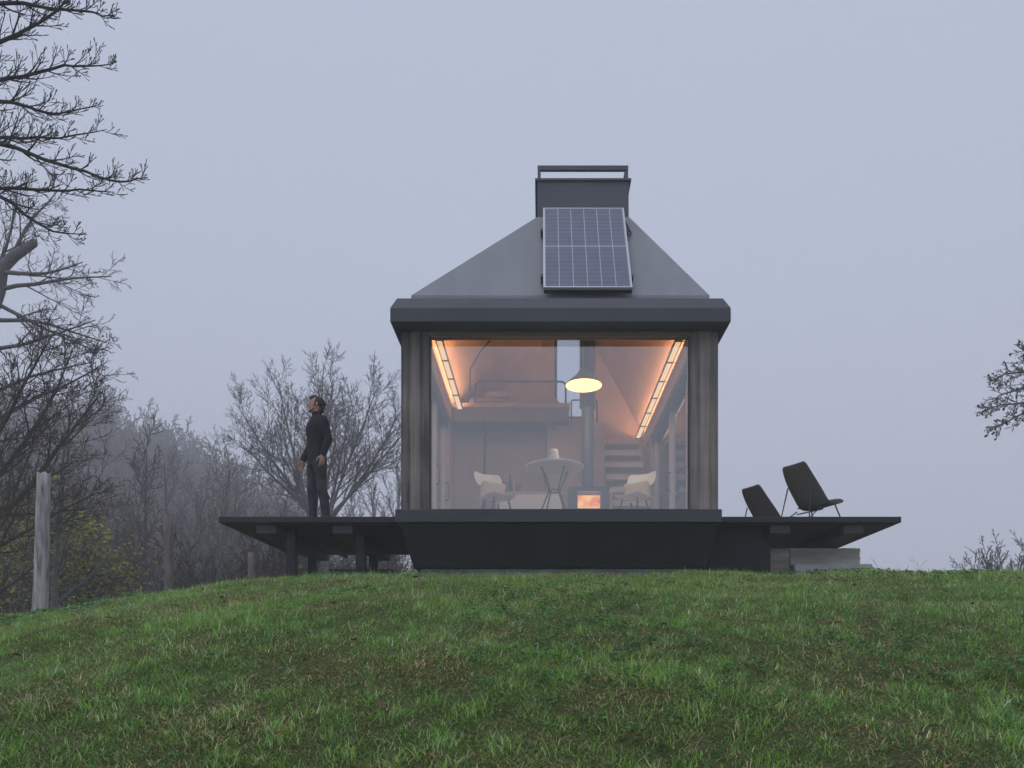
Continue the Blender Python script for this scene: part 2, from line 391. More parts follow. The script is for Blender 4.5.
# flat thatch of short stems between the upright blades
tx = []
for (a_, b_, dn, wd_) in ((2.2, 4.2, 9500, 1.25), (4.2, 6.5, 7600, 1.35), (6.5, 9.0, 4200, 1.6), (9.0, 10.6, 2200, 2.0)):
    q_ = sample(a_, b_, dn); tx.append((q_[0], q_[1], np.full(len(q_[0]), wd_)))
x2 = np.concatenate([q[0] for q in tx]); y2 = np.concatenate([q[1] for q in tx]); w2 = np.concatenate([q[2] for q in tx])
N2 = len(x2); d2 = field(x2, y2, 9, 2.4)*0.42 + field(x2, y2, 21, 8.0)*0.62 + field(x2, y2, 22, 21.0)*0.5; t2 = field(x2, y2, 4, 13.0)
L2 = npr.uniform(0.02, 0.055, N2)*(1+0.1*t2); W2_ = npr.uniform(0.003, 0.006, N2)*w2; lean2 = npr.uniform(0.72, 0.985, N2)
pg = npr.uniform(0, 1, N2); cut = np.clip(0.72 - 0.15*d2, 0.3, 0.93)
ton2 = np.where((pg < cut)[:, None], np.array([[0.13, 0.235, 0.05]]), np.where((npr.uniform(0, 1, N2) < 0.55)[:, None], np.array([[0.40, 0.335, 0.19]]), np.array([[0.20, 0.13, 0.075]])))
ton2 = ton2*npr.uniform(0.6, 1.9, (N2, 1))
x = np.concatenate([x, x2]); y = np.concatenate([y, y2]); L = np.concatenate([L, L2]); W = np.concatenate([W, W2_]); lean = np.concatenate([lean, lean2]); tone = np.concatenate([tone, ton2])
tone = tone*np.array([[1.25, 1.27, 1.2]])
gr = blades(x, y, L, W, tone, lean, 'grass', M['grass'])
tag(gr, 'rough mown grass covering the mound, green with straw coloured patches', 'grass', kind='stuff')

# low broad-leaved weeds and fallen leaves (small folded leaf faces)
def leaf_faces(pos, size, nrm_tilt, tone, name, m, fold=0.25):
    """each leaf : 2 quads folded on the midrib"""
    N = len(pos)
    th = npr.uniform(0, 2*math.pi, N); ti = npr.uniform(0, nrm_tilt, N)
    a = np.stack([np.cos(th), np.sin(th), np.zeros(N)], 1)
    b0 = np.stack([-np.sin(th), np.cos(th), np.zeros(N)], 1); up = np.array([[0, 0, 1.0]])
    # tilt about a
    b = b0*np.cos(ti)[:, None] + up*np.sin(ti)[:, None]; c = np.cross(a, b)
    ti2 = npr.uniform(-nrm_tilt, nrm_tilt, N)*0.6
    a2 = a*np.cos(ti2)[:, None] + c*np.sin(ti2)[:, None]; c = np.cross(a2, b)
    s = size[:, None]
    P = lambda u_, v_, w_: pos + s*(a2*u_ + b*v_ + c*w_)
    co = np.stack([P(-0.5, 0, 0), P(-0.1, -0.3, fold*0.6), P(0.25, -0.22, fold*0.5), P(0.5, 0, 0.05), P(0.25, 0.22, fold*0.5), P(-0.1, 0.3, fold*0.6)], 1)
    bb = (np.arange(N)*6)[:, None]
    q = np.concatenate([bb+np.array([[0, 1, 2, 3]]), bb+np.array([[0, 3, 4, 5]])])
    tn = np.repeat(tone[:, None, :], 6, 1)
    return np_mesh(name, co.reshape(-1, 3), [q], m, False, tn.reshape(-1, 3))
wx_, wy_ = sample(2.3, 9.5, 42)
wk = field(wx_, wy_, 31, 1.7) > 0.55
wx_, wy_ = wx_[wk], wy_[wk]
cx = np.repeat(wx_, 7) + npr.normal(0, 0.026, len(wx_)*7); cy = np.repeat(wy_, 7) + npr.normal(0, 0.026, len(wx_)*7)
pos = np.stack([cx, cy, ground_z(cx, cy)+npr.uniform(0.015, 0.055, len(cx))], 1)
tn = np.array([[0.10, 0.21, 0.08]])*npr.uniform(0.7, 1.5, (len(cx), 1))
wd = leaf_faces(pos, npr.uniform(0.022, 0.042, len(cx)), 0.7, tn, 'weeds', M['leafg'])
tag(wd, 'small broad leaved weeds spread through the grass', 'weeds', kind='stuff')
lx, ly = sample(2.4, 10.0, 16.0)
lk = npr.uniform(0, 1, len(lx)) < np.clip(0.28+0.4*(field(lx, ly, 9, 2.4)*0.42 + field(lx, ly, 21, 8.0)*0.62), 0.05, 1)
lx, ly = lx[lk], ly[lk]
pos = np.stack([lx, ly, ground_z(lx, ly)+npr.uniform(0.02, 0.05, len(lx))], 1)
pal = np.array([[0.30, 0.10, 0.05], [0.22, 0.09, 0.045], [0.34, 0.19, 0.10], [0.16, 0.09, 0.06], [0.40, 0.30, 0.2]])
tn = pal[npr.integers(0, 5, len(lx))]*npr.uniform(0.6, 1.2, (len(lx), 1))
lf = leaf_faces(pos, npr.uniform(0.028, 0.065, len(lx)), 0.5, tn, 'fallen_leaves', M['litter'])
tag(lf, 'rust brown fallen leaves scattered over the grass', 'fallen leaves', kind='stuff')

# ------------------------------------------------------------------ the cabin
FZ = 1.99       # floor level
X0, X1, Y0, Y1 = -1.75, 2.25, 9.70, 15.60
cabin = thing('cabin', 'small charcoal cabin with lit glazed front, hipped grey roof and dark tapered base', 'cabin', (0.25, 12.6, FZ))
def C(mb, name, m, parent=None, **k):
    """build with the world coordinates kept, parented to the cabin (or one of its parts)"""
    o = mb.build(name, m, None, **k)
    base = parent if parent is not None else cabin
    root = base
    off = Vector((0, 0, 0)); q = base
    while q is not None:
        off += q.location; q = q.parent
    o.parent = base
    o.data.transform(Matrix.Translation(-off))
    return o
def rect(x0, x1, y0, y1, z): return [(x0, y0, z), (x1, y0, z), (x1, y1, z), (x0, y1, z)]
C(MB().box(-1.793, 2.252, 9.5, 15.7, 1.83, FZ), 'floor_platform', M['platform'], bevel=0.006)
C(MB().rings([rect(-1.60, 2.10, 9.72, 15.4, 1.29), rect(-1.745, 2.215, 9.54, 15.6, 1.827)]), 'base_hull', M['hull'], bevel=0.006)
C(MB().box(-1.52, 2.02, 9.78, 15.2, 0.9, 1.287), 'foundation', M['concrete'])
C(MB().box(-1.62, 2.12, 9.78, 15.45, FZ+0.002, FZ+0.02), 'interior_floor', M['floor_in'])
# timber clad corner panels
for (a, b) in ((-1.755, -1.40), (1.895, 2.25)):
    C(MB().box(a, b, Y0, Y0+0.12, FZ+0.003, 4.278), 'cladding_panel', M['cladding'], bevel=0.004)
for s in (-1, 1):
    xx = (-1.755, -1.735) if s < 0 else (2.23, 2.25)
    C(MB().box(xx[0], xx[1], Y0+0.125, Y0+0.3, FZ+0.003, 4.278), 'cladding_panel', M['cladding'])
# eaves
def ring_shell(ringlist, name, m, **k):
    mb = MB(); mb.rings(ringlist, cap0=False, cap1=False); n = len(ringlist)
    # close last to first
    for i in range(4):
        j = (i+1) % 4
        mb.f.append(((n-1)*4+i, (n-1)*4+j, j, i))
    return C(mb, name, m, **k)
ring_shell([rect(-1.62, 2.12, 9.82, 15.5, 4.283), rect(-1.75, 2.25, 9.69, 15.62, 4.283), rect(-1.826, 2.325, 9.35, 15.85, 4.24), rect(-1.826, 2.325, 9.35, 15.85, 4.41),
            rect(-1.77, 2.264, 9.5, 15.75, 4.60), rect(-1.62, 2.12, 9.95, 15.5, 4.60)], 'eaves', M['fascia'], bevel=0.008)
# roof : hipped at the front, ridge box on top, open inside
RX0, RX1, RY = -1.66, 2.185, 9.9
TX0, TX1, TY = -0.04, 1.263, 10.9
mb = MB()
def quad(mb, *p):
    b = len(mb.v); mb.v += list(p); mb.f.append(tuple(range(b, b+len(p))))
YB = 15.55
z0, z1, z2 = 4.603, 4.83, 6.43
quad(mb, (RX0, RY, z0), (RX1, RY, z0), (RX1, RY, z1), (RX0, RY, z1))
quad(mb, (RX0, YB, z0), (RX0, RY, z0), (RX0, RY, z1), (RX0, YB, z1))
quad(mb, (RX1, RY, z0), (RX1, YB, z0), (RX1, YB, z1), (RX1, RY, z1))
quad(mb, (RX0, RY, z1), (RX1, RY, z1), (TX1, TY, z2), (TX0, TY, z2))
quad(mb, (RX0, YB, z1), (RX0, RY, z1), (TX0, TY, z2), (TX0, YB, z2))
quad(mb, (RX1, RY, z1), (RX1, YB, z1), (TX1, YB, z2), (TX1, TY, z2))
roof = C(mb, 'roof', M['roof'])
# ridge box (raised chimney-like lantern)
ch = C(MB().prism([(TX0+0.005, 6.2), (TX1-0.005, 6.2), (TX1-0.005, 6.93), (TX0+0.005, 6.93)], TY-0.003, TY+0.10)
       .box(TX0, TX0+0.06, TY+0.1, YB, 6.42, 6.93).box(TX1-0.06, TX1, TY+0.1, YB, 6.42, 6.93).box(TX0+0.06, TX1-0.06, TY+0.1, YB, 6.85, 6.93), 'ridge_box', M['chimney'])
C(MB().box(TX0-0.03, TX1+0.03, TY-0.03, YB+0.03, 6.932, 6.965), 'cap', M['chimney'], parent=None, bevel=0.004)
rl = MB()
for px_, py_ in ((-0.012, 10.95), (1.235, 10.95), (0.055, 11.6), (1.20, 11.6)):
    rl.box(px_-0.02, px_+0.02, py_-0.02, py_+0.02, 6.965, 7.13)
rl.box(-0.034, 1.257, 10.925, 10.975, 7.115, 7.18)
rl.box(0.033, 1.222, 11.58, 11.62, 7.12, 7.165)
rl.box(-0.034, 0.01, 10.98, 11.6, 7.12, 7.165).box(1.213, 1.257, 10.98, 11.6, 7.12, 7.165)
C(rl, 'roof_rail', M['chimney'], bevel=0.003)

# interior lining
IX0, IX1 = -1.60, 2.10
mb = MB()
a0 = (-1.58, 4.72); a1 = (0.03, 6.37); a2 = (0.07, 6.83); a3 = (1.155, 6.83); a4 = (1.195, 6.37); a5 = (2.08, 4.72)
yf, yt, yb = 10.0, 11.02, 15.46
def q4(p, qy0, qy1, r): quad(mb, (p[0], qy0, p[1]), (r[0], qy0, r[1]), (r[0], qy1, r[1]), (p[0], qy1, p[1]))
quad(mb, (a0[0], yf, a0[1]), (a1[0], yt, a1[1]), (a1[0], yb, a1[1]), (a0[0], yb, a0[1]))
quad(mb, (a5[0], yf, a5[1]), (a5[0], yb, a5[1]), (a4[0], yb, a4[1]), (a4[0], yt, a4[1]))
quad(mb, (a0[0], yf, a0[1]), (a5[0], yf, a5[1]), (a4[0], yt, a4[1]), (a1[0], yt, a1[1]))
q4(a1, yt, yb, a2); q4(a2, yt, yb, a3); q4(a3, yt, yb, a4)
quad(mb, (a1[0], yt, a1[1]), (a4[0], yt, a4[1]), (a3[0], yt, a3[1]), (a2[0], yt, a2[1]))
C(mb, 'ceiling', M['ply'])
# upper inner wall band above the doors (lintel) with a ledge for the light strips
C(MB().box(-1.745, -1.60, 9.84, 15.45, 4.40, 4.60).box(-1.60, -1.575, 9.84, 15.45, 4.40, 4.72), 'lintel', M['ply'])
C(MB().box(2.10, 2.245, 9.84, 15.45, 4.40, 4.60).box(2.075, 2.10, 9.84, 15.45, 4.40, 4.72), 'lintel', M['ply'])
C(MB().box(-1.56, 2.07, 9.84, 9.98, 4.285, 4.5), 'lintel', M['ply'])
# front window
fw = C(MB().box(-1.398, 1.893, 9.702, 9.80, 4.215, 4.276), 'front_window', M['trim'])
C(MB().box(-1.398, -1.376, 9.704, 9.80, FZ+0.003, 4.212).box(1.871, 1.893, 9.704, 9.80, FZ+0.003, 4.212).box(-1.374, 1.869, 9.704, 9.80, FZ+0.003, FZ+0.045), 'frame', M['dark_frame'], parent=fw)
C(MB().box(-1.374, 1.869, 9.712, 9.719, FZ+0.047, 4.212), 'pane', M['front_glass'], parent=fw)
# side glazing : sliding doors
def side(xw, inward, posts, name='glazed_door'):
    xs = sorted((xw, xw+inward*0.07))
    for i, (ya, yb_) in enumerate(posts):
        d = C(MB().box(xs[0], xs[1], ya, ya+0.09, FZ+0.02, 4.398).box(xs[0], xs[1], yb_-0.09, yb_, FZ+0.02, 4.398)
              .box(xs[0], xs[1], ya+0.09, yb_-0.09, FZ+0.02, FZ+0.11).box(xs[0], xs[1], ya+0.09, yb_-0.09, 4.30, 4.398), name, M['frame_wood'], bevel=0.003)
        xm = xw+inward*0.03
        C(MB().box(xm-0.004, xm+0.004, ya+0.091, yb_-0.091, FZ+0.112, 4.299), 'pane', M['side_glass'], parent=d)
        xh = xs[1] if inward > 0 else xs[0]
        xo = xh+inward*0.055
        yh = yb_-0.05
        C(MB().tube([(xh, yh, 2.98), (xo, yh, 2.98), (xo, yh, 3.28), (xh, yh, 3.28)], 0.011, 8), 'handle', M['black'], parent=d)
side(-1.735, 1, [(9.98, 11.16), (11.17, 12.35), (12.36, 13.54)])
side(2.235, -1, [(9.98, 11.30), (11.31, 12.80), (12.81, 14.55)])
C(MB().box(-1.735, -1.60, 13.55, 15.45, FZ+0.02, 4.398), 'side_wall', M['ply'])
C(MB().box(2.10, 2.235, 14.56, 15.45, FZ+0.02, 4.398), 'side_wall', M['ply'])
# gable wall at the back with its tall window
mb = MB()
mb.prism([(-1.745, FZ), (0.29, FZ), (0.29, 6.83), (0.02, 6.83), (-0.02, 6.40), (-1.64, 4.80), (-1.745, 4.3)], 15.46, 15.54)
mb.prism([(0.88, FZ), (2.245, FZ), (2.245, 4.3), (2.16, 4.80), (1.24, 6.40), (1.2, 6.83), (0.88, 6.83)], 15.46, 15.54)
mb.box(0.29, 0.88, 15.46, 15.54, FZ, 5.06)
bw_ = C(mb, 'back_wall', M['ply'])
rw = C(MB().box(0.292, 0.345, 15.44, 15.53, 5.062, 6.83).box(0.345, 0.878, 15.44, 15.53, 5.062, 5.10).box(0.84, 0.878, 15.44, 15.53, 5.10, 6.83), 'rear_window', M['dark_frame'])
C(MB().box(0.346, 0.839, 15.49, 15.496, 5.102, 6.83), 'pane', M['side_glass'], parent=rw)
# loft
lo = C(MB().box(-1.57, 0.52, 13.70, 15.44, 4.43, 4.68), 'loft_floor', M['loft_panel'], bevel=0.004)
C(MB().box(-1.57, 0.535, 13.685, 15.44, 4.682, 4.762), 'edge_board', M['ply'], parent=lo, bevel=0.004)
def rrail(x0, x1, y, z0, z1, r=0.018, c=0.09):
    pts = [(x0, y, z0), (x0, y, z1-c)]
    for k in range(1, 5):
        a = math.pi/2*k/5; pts.append((x0+c-c*math.cos(a), y, z1-c+c*math.sin(a)))
    pts.append((x0+c, y, z1)); pts.append((x1-c, y, z1))
    for k in range(1, 5):
        a = math.pi/2*k/5; pts.append((x1-c+c*math.sin(a), y, z1-c+c*math.cos(a)))
    pts += [(x1, y, z1-c), (x1, y, z0)]
    return MB().tube(pts, r, 8)
C(rrail(-1.16, 0.46, 13.74, 4.764, 5.16), 'guard_rail', M['black'], smooth=True)
C(rrail(0.56, 1.02, 13.74, 4.43, 4.83, 0.014, 0.04), 'guard_rail', M['black'], smooth=True)
# partition below the loft
C(MB().box(-1.59, 0.12, 14.25, 14.33, FZ+0.022, 4.428), 'partition', M['wall_in'])
C(MB().box(0.125, 1.17, 13.92, 14.32, FZ+0.022, 4.50), 'wall_cupboard', M['wall_in'], bevel=0.004)
C(MB().tube([(-0.985, 13.66, FZ+0.02), (-0.985, 13.66, 4.428)], 0.022, 8), 'ladder_pole', M['black'])
# stair up to the loft on the right
st = C(MB().box(1.19, 1.215, 12.9, 15.4, FZ+0.022, 3.0).box(1.93, 1.955, 12.9, 15.4, FZ+0.022, 3.0), 'stair', M['ply'])
for k in range(8):
    C(MB().box(1.215, 1.93, 12.75+0.32*k, 12.75+0.32*k+0.34, 2.24+0.31*k, 2.24+0.31*k+0.1), 'tread', M['frame_wood'], parent=st, bevel=0.004)

# ------------------------------------------------------------------ furniture and lamps inside
def led(xa, y_a, y_b, label, inward):
    t = thing('light_strip', label, 'light strip', (xa, (y_a+y_b)/2, 4.64))
    L_ = y_b-y_a
    # body: black channel, closed by segments of diffuser below, LED line above hidden by the sides
    MB().box(-0.052, -0.040, -L_/2, L_/2, -0.012, 0.03).box(0.040, 0.052, -L_/2, L_/2, -0.012, 0.03).build('channel', M['black'], t)
    n = max(3, round(L_/0.72)); seg = L_/n
    for k in range(n):
        MB().box(-0.039, 0.039, -L_/2+k*seg+0.02, -L_/2+(k+1)*seg-0.02, -0.008, 0.0).build('diffuser', M['led_face'], t)
    for k in range(n+1):
        yy = -L_/2+k*seg
        MB().box(-0.06, 0.10 if inward < 0 else 0.06, yy-0.012, yy+0.012, -0.02, -0.0135).box(-0.039, 0.039, yy-0.019, yy+0.019, -0.008, 0.0).build('bracket', M['black'], t)
    MB().box(-0.015, 0.015, -L_/2+0.05, L_/2-0.05, 0.012, 0.016).build('led_tape', M['led_up'], t)
    return t
led(-1.42, 10.05, 13.66, 'warm glowing light strip along the left side of the cabin ceiling', 1)
led(1.955, 10.05, 15.35, 'warm glowing light strip along the right side of the cabin ceiling', -1)

pd_ = thing('pendant_lamp', 'cone shaped pendant lamp glowing yellow above the round table', 'lamp', (0.592, 10.4, 3.86))
MB().lathe(0, 0, [(0.25, -0.004), (0.245, 0.012), (0.11, 0.125), (0.055, 0.20), (0.04, 0.235)], 40).build('lamp_shade', M['shade'], pd_, smooth=True)
MB().lathe(0, 0, [(0.243, -0.012), (0.243, -0.005)], 40).build('diffuser', M['lamp_disc'], pd_)
MB().tube([(0, 0, 0.236), (0, 0, 1.42)], 0.006, 6).build('cord', M['shade'], pd_)

pl_ = bpy.data.lights.new('bulb', 'POINT'); pl_.energy = 30; pl_.color = (1.0, 0.78, 0.52); pl_.shadow_soft_size = 0.006
po = bpy.data.objects.new('bulb', pl_); COL.objects.link(po); po.parent = pd_; po.location = (0, 0, -0.035)
ck = MB().tube([(-0.79, 12.6, 5.44), (-1.0, 12.8, 5.30), (-1.18, 13.0, 5.10), (-1.185, 13.0, 4.72)], 0.012, 6).build('ceiling_cable', M['black'])
tag(ck, 'thin dark cable running down the sloping left side of the cabin ceiling', 'cable')

stv = thing('wood_stove', 'dark iron wood stove with fire burning behind its glass door', 'stove', (0.72, 11.45, FZ+0.02))
MB().box(-0.30, 0.30, -0.2, -0.16, 0.0, 0.36).build('lower_panel', M['stove'], stv)
MB().box(-0.30, -0.17, -0.2, 0.2, 0.361, 0.61).box(0.17, 0.30, -0.2, 0.2, 0.361, 0.61).box(-0.30, 0.30, -0.2, 0.22, 0.611, 0.68).box(-0.169, 0.169, 0.16, 0.2, 0.361, 0.61).box(-0.30, 0.30, -0.155, 0.2, 0, 0.36).build('body', M['stove'], stv)
MB().box(-0.168, 0.168, -0.06, 0.12, 0.363, 0.58).build('fire', M['fire'], stv)
MB().box(-0.17, 0.17, -0.212, -0.202, 0.37, 0.60).build('door', glass('stove_glass', 0.03, (0.95, 0.85, 0.8)), stv)
MB().lathe(-0.01, 0.0, [(0.09, 0.681), (0.09, 1.9), (0.12, 1.901), (0.12, 2.05)], 24).build('flue', M['stove'], stv, smooth=False)
MB().lathe(-0.01, 0.0, [(0.12, 2.052), (0.12, 4.80)], 24).build('flue_jacket', M['stove'], stv, smooth=False)

tb = thing('round_table', 'white round table on splayed dark wire legs', 'table', (0.195, 10.36, FZ+0.02))
MB().lathe(0, 0, [(0.37, 0.70), (0.40, 0.712), (0.40, 0.735), (0.385, 0.742)], 48).build('tabletop', M['white'], tb, smooth=False)
for a in (35, 125, 215, 305):
    c_, s_ = math.cos(R(a)), math.sin(R(a))
    MB().tube([(0.22*c_, 0.22*s_, 0.70), (0.085*c_, 0.085*s_, 0.40), (0.27*c_, 0.27*s_, 0.0)], 0.011, 8).build('leg', M['black'], tb)
MB().tube([(0.092*math.cos(R(k*20)), 0.092*math.sin(R(k*20)), 0.405) for k in range(19)], 0.009, 6).build('ring', M['black'], tb)
vs = MB().lathe(0, 0, [(0.065, 0), (0.088, 0.02), (0.09, 0.08), (0.075, 0.15), (0.06, 0.19), (0.05, 0.19), (0.06, 0.14), (0.05, 0.1)], 28, cap1=True).build('vase', M['vase'], None, smooth=True)
vs.scale = (0.82, 0.82, 1.15); vs.location = (0.19, 10.36, FZ+0.763); tag(vs, 'small pale vase standing on the round table', 'vase')

def din_chair(label, loc, rz):
    """local: faces +x"""
    t = thing('dining_chair', label, 'chair', loc, rz, 'pale chairs beside the round table')
    # seat shell : shallow dish
    def shell(fn, nu, nv, name, m, th):
        mb = MB(); 
        for i in range(nu+1):
            for j in range(nv+1): mb.v.append(fn(i/nu*2-1, j/nv))
        for i in range(nu):
            for j in range(nv):
                a = i*(nv+1)+j; mb.f.append((a, a+1, a+nv+2, a+nv+1))
        return mb.build(name, m, t, smooth=True, solid=th, sub=1)
    shell(lambda u_, v_: (-0.2+0.44*v_, u_*(0.235-0.05*abs(2*v_-1)**3), 0.42+0.03*u_*u_-0.035*math.sin(v_*3.1)+0.012*v_), 8, 6, 'seat', M['white'], 0.014)
    shell(lambda u_, v_: (-0.22-0.09*v_+0.07*u_*u_, u_*(0.24-0.035*abs(2*v_-1)**3), 0.60+0.22*v_+0.01*u_*u_), 8, 5, 'backrest', M['white'], 0.014)
    MB().tube([(-0.12, 0, 0.40), (-0.2, 0, 0.44), (-0.235, 0, 0.55), (-0.25, 0, 0.66)], 0.02, 8).build('back_support', M['ply'], t, smooth=True)
    for sx, sy in ((1, 1), (1, -1), (-1, 1), (-1, -1)):
        MB().tube([(0.12*sx, 0.12*sy, 0.39), (0.2*sx, 0.2*sy, 0)], [0.016, 0.011], 8).build('leg', M['black'], t)
    cu = MB()
    n1, n2 = 10, 7
    for sgn in (0, 1):
        pass
    rings = []
    for i in range(n1+1):
        u_ = -1+2*i/n1; w = 0.5*(1-abs(u_)**6)**0.5+0.02
        rings.append([(0.015+(-0.065)*(math.cos(a)*0.5*w*1.9)*1.0 - 0.10 + 0.04*math.sin(a), u_*0.215, 0.545+(0.105+0.02*u_*u_)*math.sin(a)*(0.75+0.25*w*2)) for a in [2*math.pi*k/14 for k in range(14)]])
    cu.rings(rings); cu.build('cushion', M['cream'], t, smooth=True, sub=1)
    return t
din_chair('pale shell chair with cream cushion left of the round table', (-0.62, 10.85, FZ+0.02), R(-52))
din_chair('pale shell chair with cream cushion right of the stove, back against the glazing', (1.33, 10.85, FZ+0.02), R(180+52))

kc = thing('kitchen_cabinet', 'low white kitchen cabinet behind the round table', 'cabinet', (-0.2, 13.0, FZ+0.02))
MB().box(-0.52, 0.56, -0.3, 0.3, 0.0, 0.90).build('carcass', M['white'], kc, bevel=0.004)
MB().box(-0.54, 0.58, -0.32, 0.3, 0.902, 0.935).build('worktop', M['ply'], kc, bevel=0.003)
MB().box(-0.50, 0.01, -0.318, -0.302, 0.05, 0.88).build('door', M['white'], kc); MB().box(0.03, 0.54, -0.318, -0.302, 0.05, 0.88).build('door', M['white'], kc)
for k, (xx, w, h, m, nm, lb) in enumerate([(-0.62, 0.065, 0.2, 'red_clay', 'canister', 'red canister on the kitchen cabinet, left of the dark bottle'), (-0.36, 0.055, 0.17, 'red_clay', 'canister', 'red canister on the kitchen cabinet, right of the dark bottle')]):
    o = MB().lathe(0, 0, [(w, 0), (w, h), (w*0.9, h+0.012), (w*0.3, h+0.03)], 20).build(nm, M[m]); o.location = (xx, 12.95, FZ+0.957); tag(o, lb, 'canister')
o = MB().lathe(0, 0, [(0.035, 0), (0.037, 0.02), (0.037, 0.2), (0.014, 0.27), (0.014, 0.34)], 18).build('bottle', M['stove'], smooth=True); o.location = (-0.5, 12.93, FZ+0.957); tag(o, 'dark bottle between two red canisters on the kitchen cabinet', 'bottle')
for k in range(5):
    o = MB().lathe(0, 0, [(0.006, 0.12), (0.006, 0.07), (0.034, 0.05), (0.038, 0.0)], 14, cap1=False).build('hanging_glass', M['cup'], smooth=True)
    o.location = (-0.42+0.17*k, 13.88, 4.308); tag(o, 'stemmed glass hanging upside down in a row under the loft', 'glass', 'glasses hanging under the loft')
bd = MB()
rings = []
for i in range(15):
    u_ = i/14; xx = -1.35+1.75*u_
    h = 0.17+0.03*math.sin(9*u_)+0.02*math.sin(23*u_); 
    if i in (0, 14): h *= 0.5
    rings.append([(xx, 13.86, 4.766), (xx, 13.83, 4.766+h*0.8), (xx, 13.95, 4.766+h+0.02*math.sin(17*u_)), (xx, 15.2, 4.766+h), (xx, 15.38, 4.766+h*0.8), (xx, 15.38, 4.766)])
bd.rings(rings); b_ = bd.build('mattress', M['bedding'], None, smooth=False, sub=1); tag(b_, 'rumpled mattress with bedding lying on the loft', 'mattress')
b_.modifiers[0].subdivision_type = 'CATMULL_CLARK'
pw = MB(); rings = []
for i in range(9):
    u_ = -1+i/4; w = (1-abs(u_)**4)**0.5+0.05
    rings.append([(-0.75+u_*0.28, 14.05+0.16*w*math.cos(a), 5.02+0.075*w*math.sin(a)) for a in [2*math.pi*k/12 for k in range(12)]])
pw.rings(rings); p_ = pw.build('pillow', M['bedding'], smooth=True, sub=1); tag(p_, 'soft pillow lying on the mattress in the loft', 'pillow')

# ------------------------------------------------------------------ solar panel
sp_b = Vector((0.608, 9.73, 4.85)); ang = math.atan2(6.47-4.85, 10.75-9.73); PL = 1.915
sp = thing('solar_panel', 'solar panel tilted on the front roof slope below the ridge box', 'solar panel', sp_b)
sp.rotation_euler = (ang, 0, 0)   # local y runs up the slope, z outward
W2 = 0.565
MB().box(-W2, W2, 0.0, 0.02, -0.035, 0.0).box(-W2, W2, PL-0.02, PL, -0.035, 0).box(-W2, -W2+0.02, 0.021, PL-0.021, -0.035, 0).box(W2-0.02, W2, 0.021, PL-0.021, -0.035, 0).build('frame', M['alu'], sp)
MB().box(-W2+0.021, W2-0.021, 0.021, PL-0.021, -0.02, -0.008).build('backsheet', M['backsheet'], sp)
cm = MB(); cw = (2*W2-0.05)/6; half = (PL-0.05-0.022)/2; chh = half/10
for hh in range(2):
    for r_ in range(10):
        for c_ in range(6):
            xa = -W2+0.025+c_*cw; ya = 0.025+hh*(half+0.022)+r_*chh
            cm.box(xa+0.0045, xa+cw-0.0045, ya+0.0022, ya+chh-0.0022, -0.0078, -0.004)
cm.build('solar_cells', M['cell'], sp)
MB().box(-W2+0.005, W2-0.005, 0.002, 0.05, -0.085, -0.037).build('lower_rail', M['black'], sp)
for sy in (0.32, 1.42):
    for sx in (-1, 1):
        MB().box(sx*W2-0.035, sx*W2+0.035, sy-0.03, sy+0.03, -0.13, -0.037).build('bracket', M['black'], sp)
cb = MB().tube([(W2-0.02, 1.75, -0.05), (W2+0.05, 1.66, -0.12), (W2+0.09, 1.50, -0.13), (W2+0.02, 1.36, -0.10)], 0.012, 6).build('cable', M['black'], sp, smooth=True)

# ------------------------------------------------------------------ decks
def deck(label, x0, x1, y0, y1, beams, legs, loc):
    t = thing('deck', label, 'deck', loc)
    def P(mb, n, m, **k):
        o = mb.build(n, m, t, **k); o.data.transform(Matrix.Translation(-Vector(loc))); return o
    mb = MB(); n = int((y1-y0-0.06)/0.145)
    for k in range(n):
        mb.box(x0+0.012, x1-0.001, y0+0.062+k*0.145, y0+0.062+k*0.145+0.139, FZ-0.030, FZ)
    P(mb, 'deck_boards', M['deck'])
    P(MB().box(x0, x1, y0, y0+0.06, 1.915, FZ+0.001).box(x0, x1, y1-0.06+0.06, y1+0.06, 1.915, FZ+0.001).box(x0-0.001 if x0 < -3 else x1-0.06, x0+0.01 if x0 < -3 else x1+0.001, y0+0.061, y1-0.001, 1.915, FZ+0.0005), 'rim_board', M['deck'], bevel=0.004)
    P(MB().box(x0+0.06, x1-0.06, y0+0.075, y1-0.02, 1.90, 1.955), 'soffit', M['deck'])
    for (xa, xb) in beams:
        P(MB().box(xa, xb, y0+0.10, y1-0.1, 1.79, 1.898), 'beam', M['deck_beam'], bevel=0.004)
    for (lx_, ly_, w) in legs:
        P(MB().box(lx_-w/2, lx_+w/2, ly_-w/2, ly_+w/2, gz(lx_, ly_)-0.3, 1.897), 'leg', M['deck'], bevel=0.004)
    return t
deck('dark cantilevered timber deck left of the cabin, with a man on it', -4.17, -1.80, 9.97, 12.70,
     [(-3.72, -3.46), (-2.72, -2.46)], [(-3.34, 10.35, 0.12), (-3.55, 12.0, 0.12), (-2.42, 10.4, 0.12), (-2.6, 12.0, 0.12)], (-3.0, 11.3, FZ))
deck('dark cantilevered timber deck right of the cabin, with two lounge chairs', 2.26, 4.69, 9.97, 12.05,
     [(3.02, 3.28), (3.98, 4.24)], [(3.055, 10.5, 0.15)], (3.4, 10.9, FZ))
dp = MB().rings([rect(2.26, 2.93, 10.3, 12.0, 1.0), rect(2.26, 2.97, 10.25, 12.0, 1.897)]).build('deck_support', M['hull']); tag(dp, 'dark tapered support wall under the right deck beside the cabin base', 'support wall')
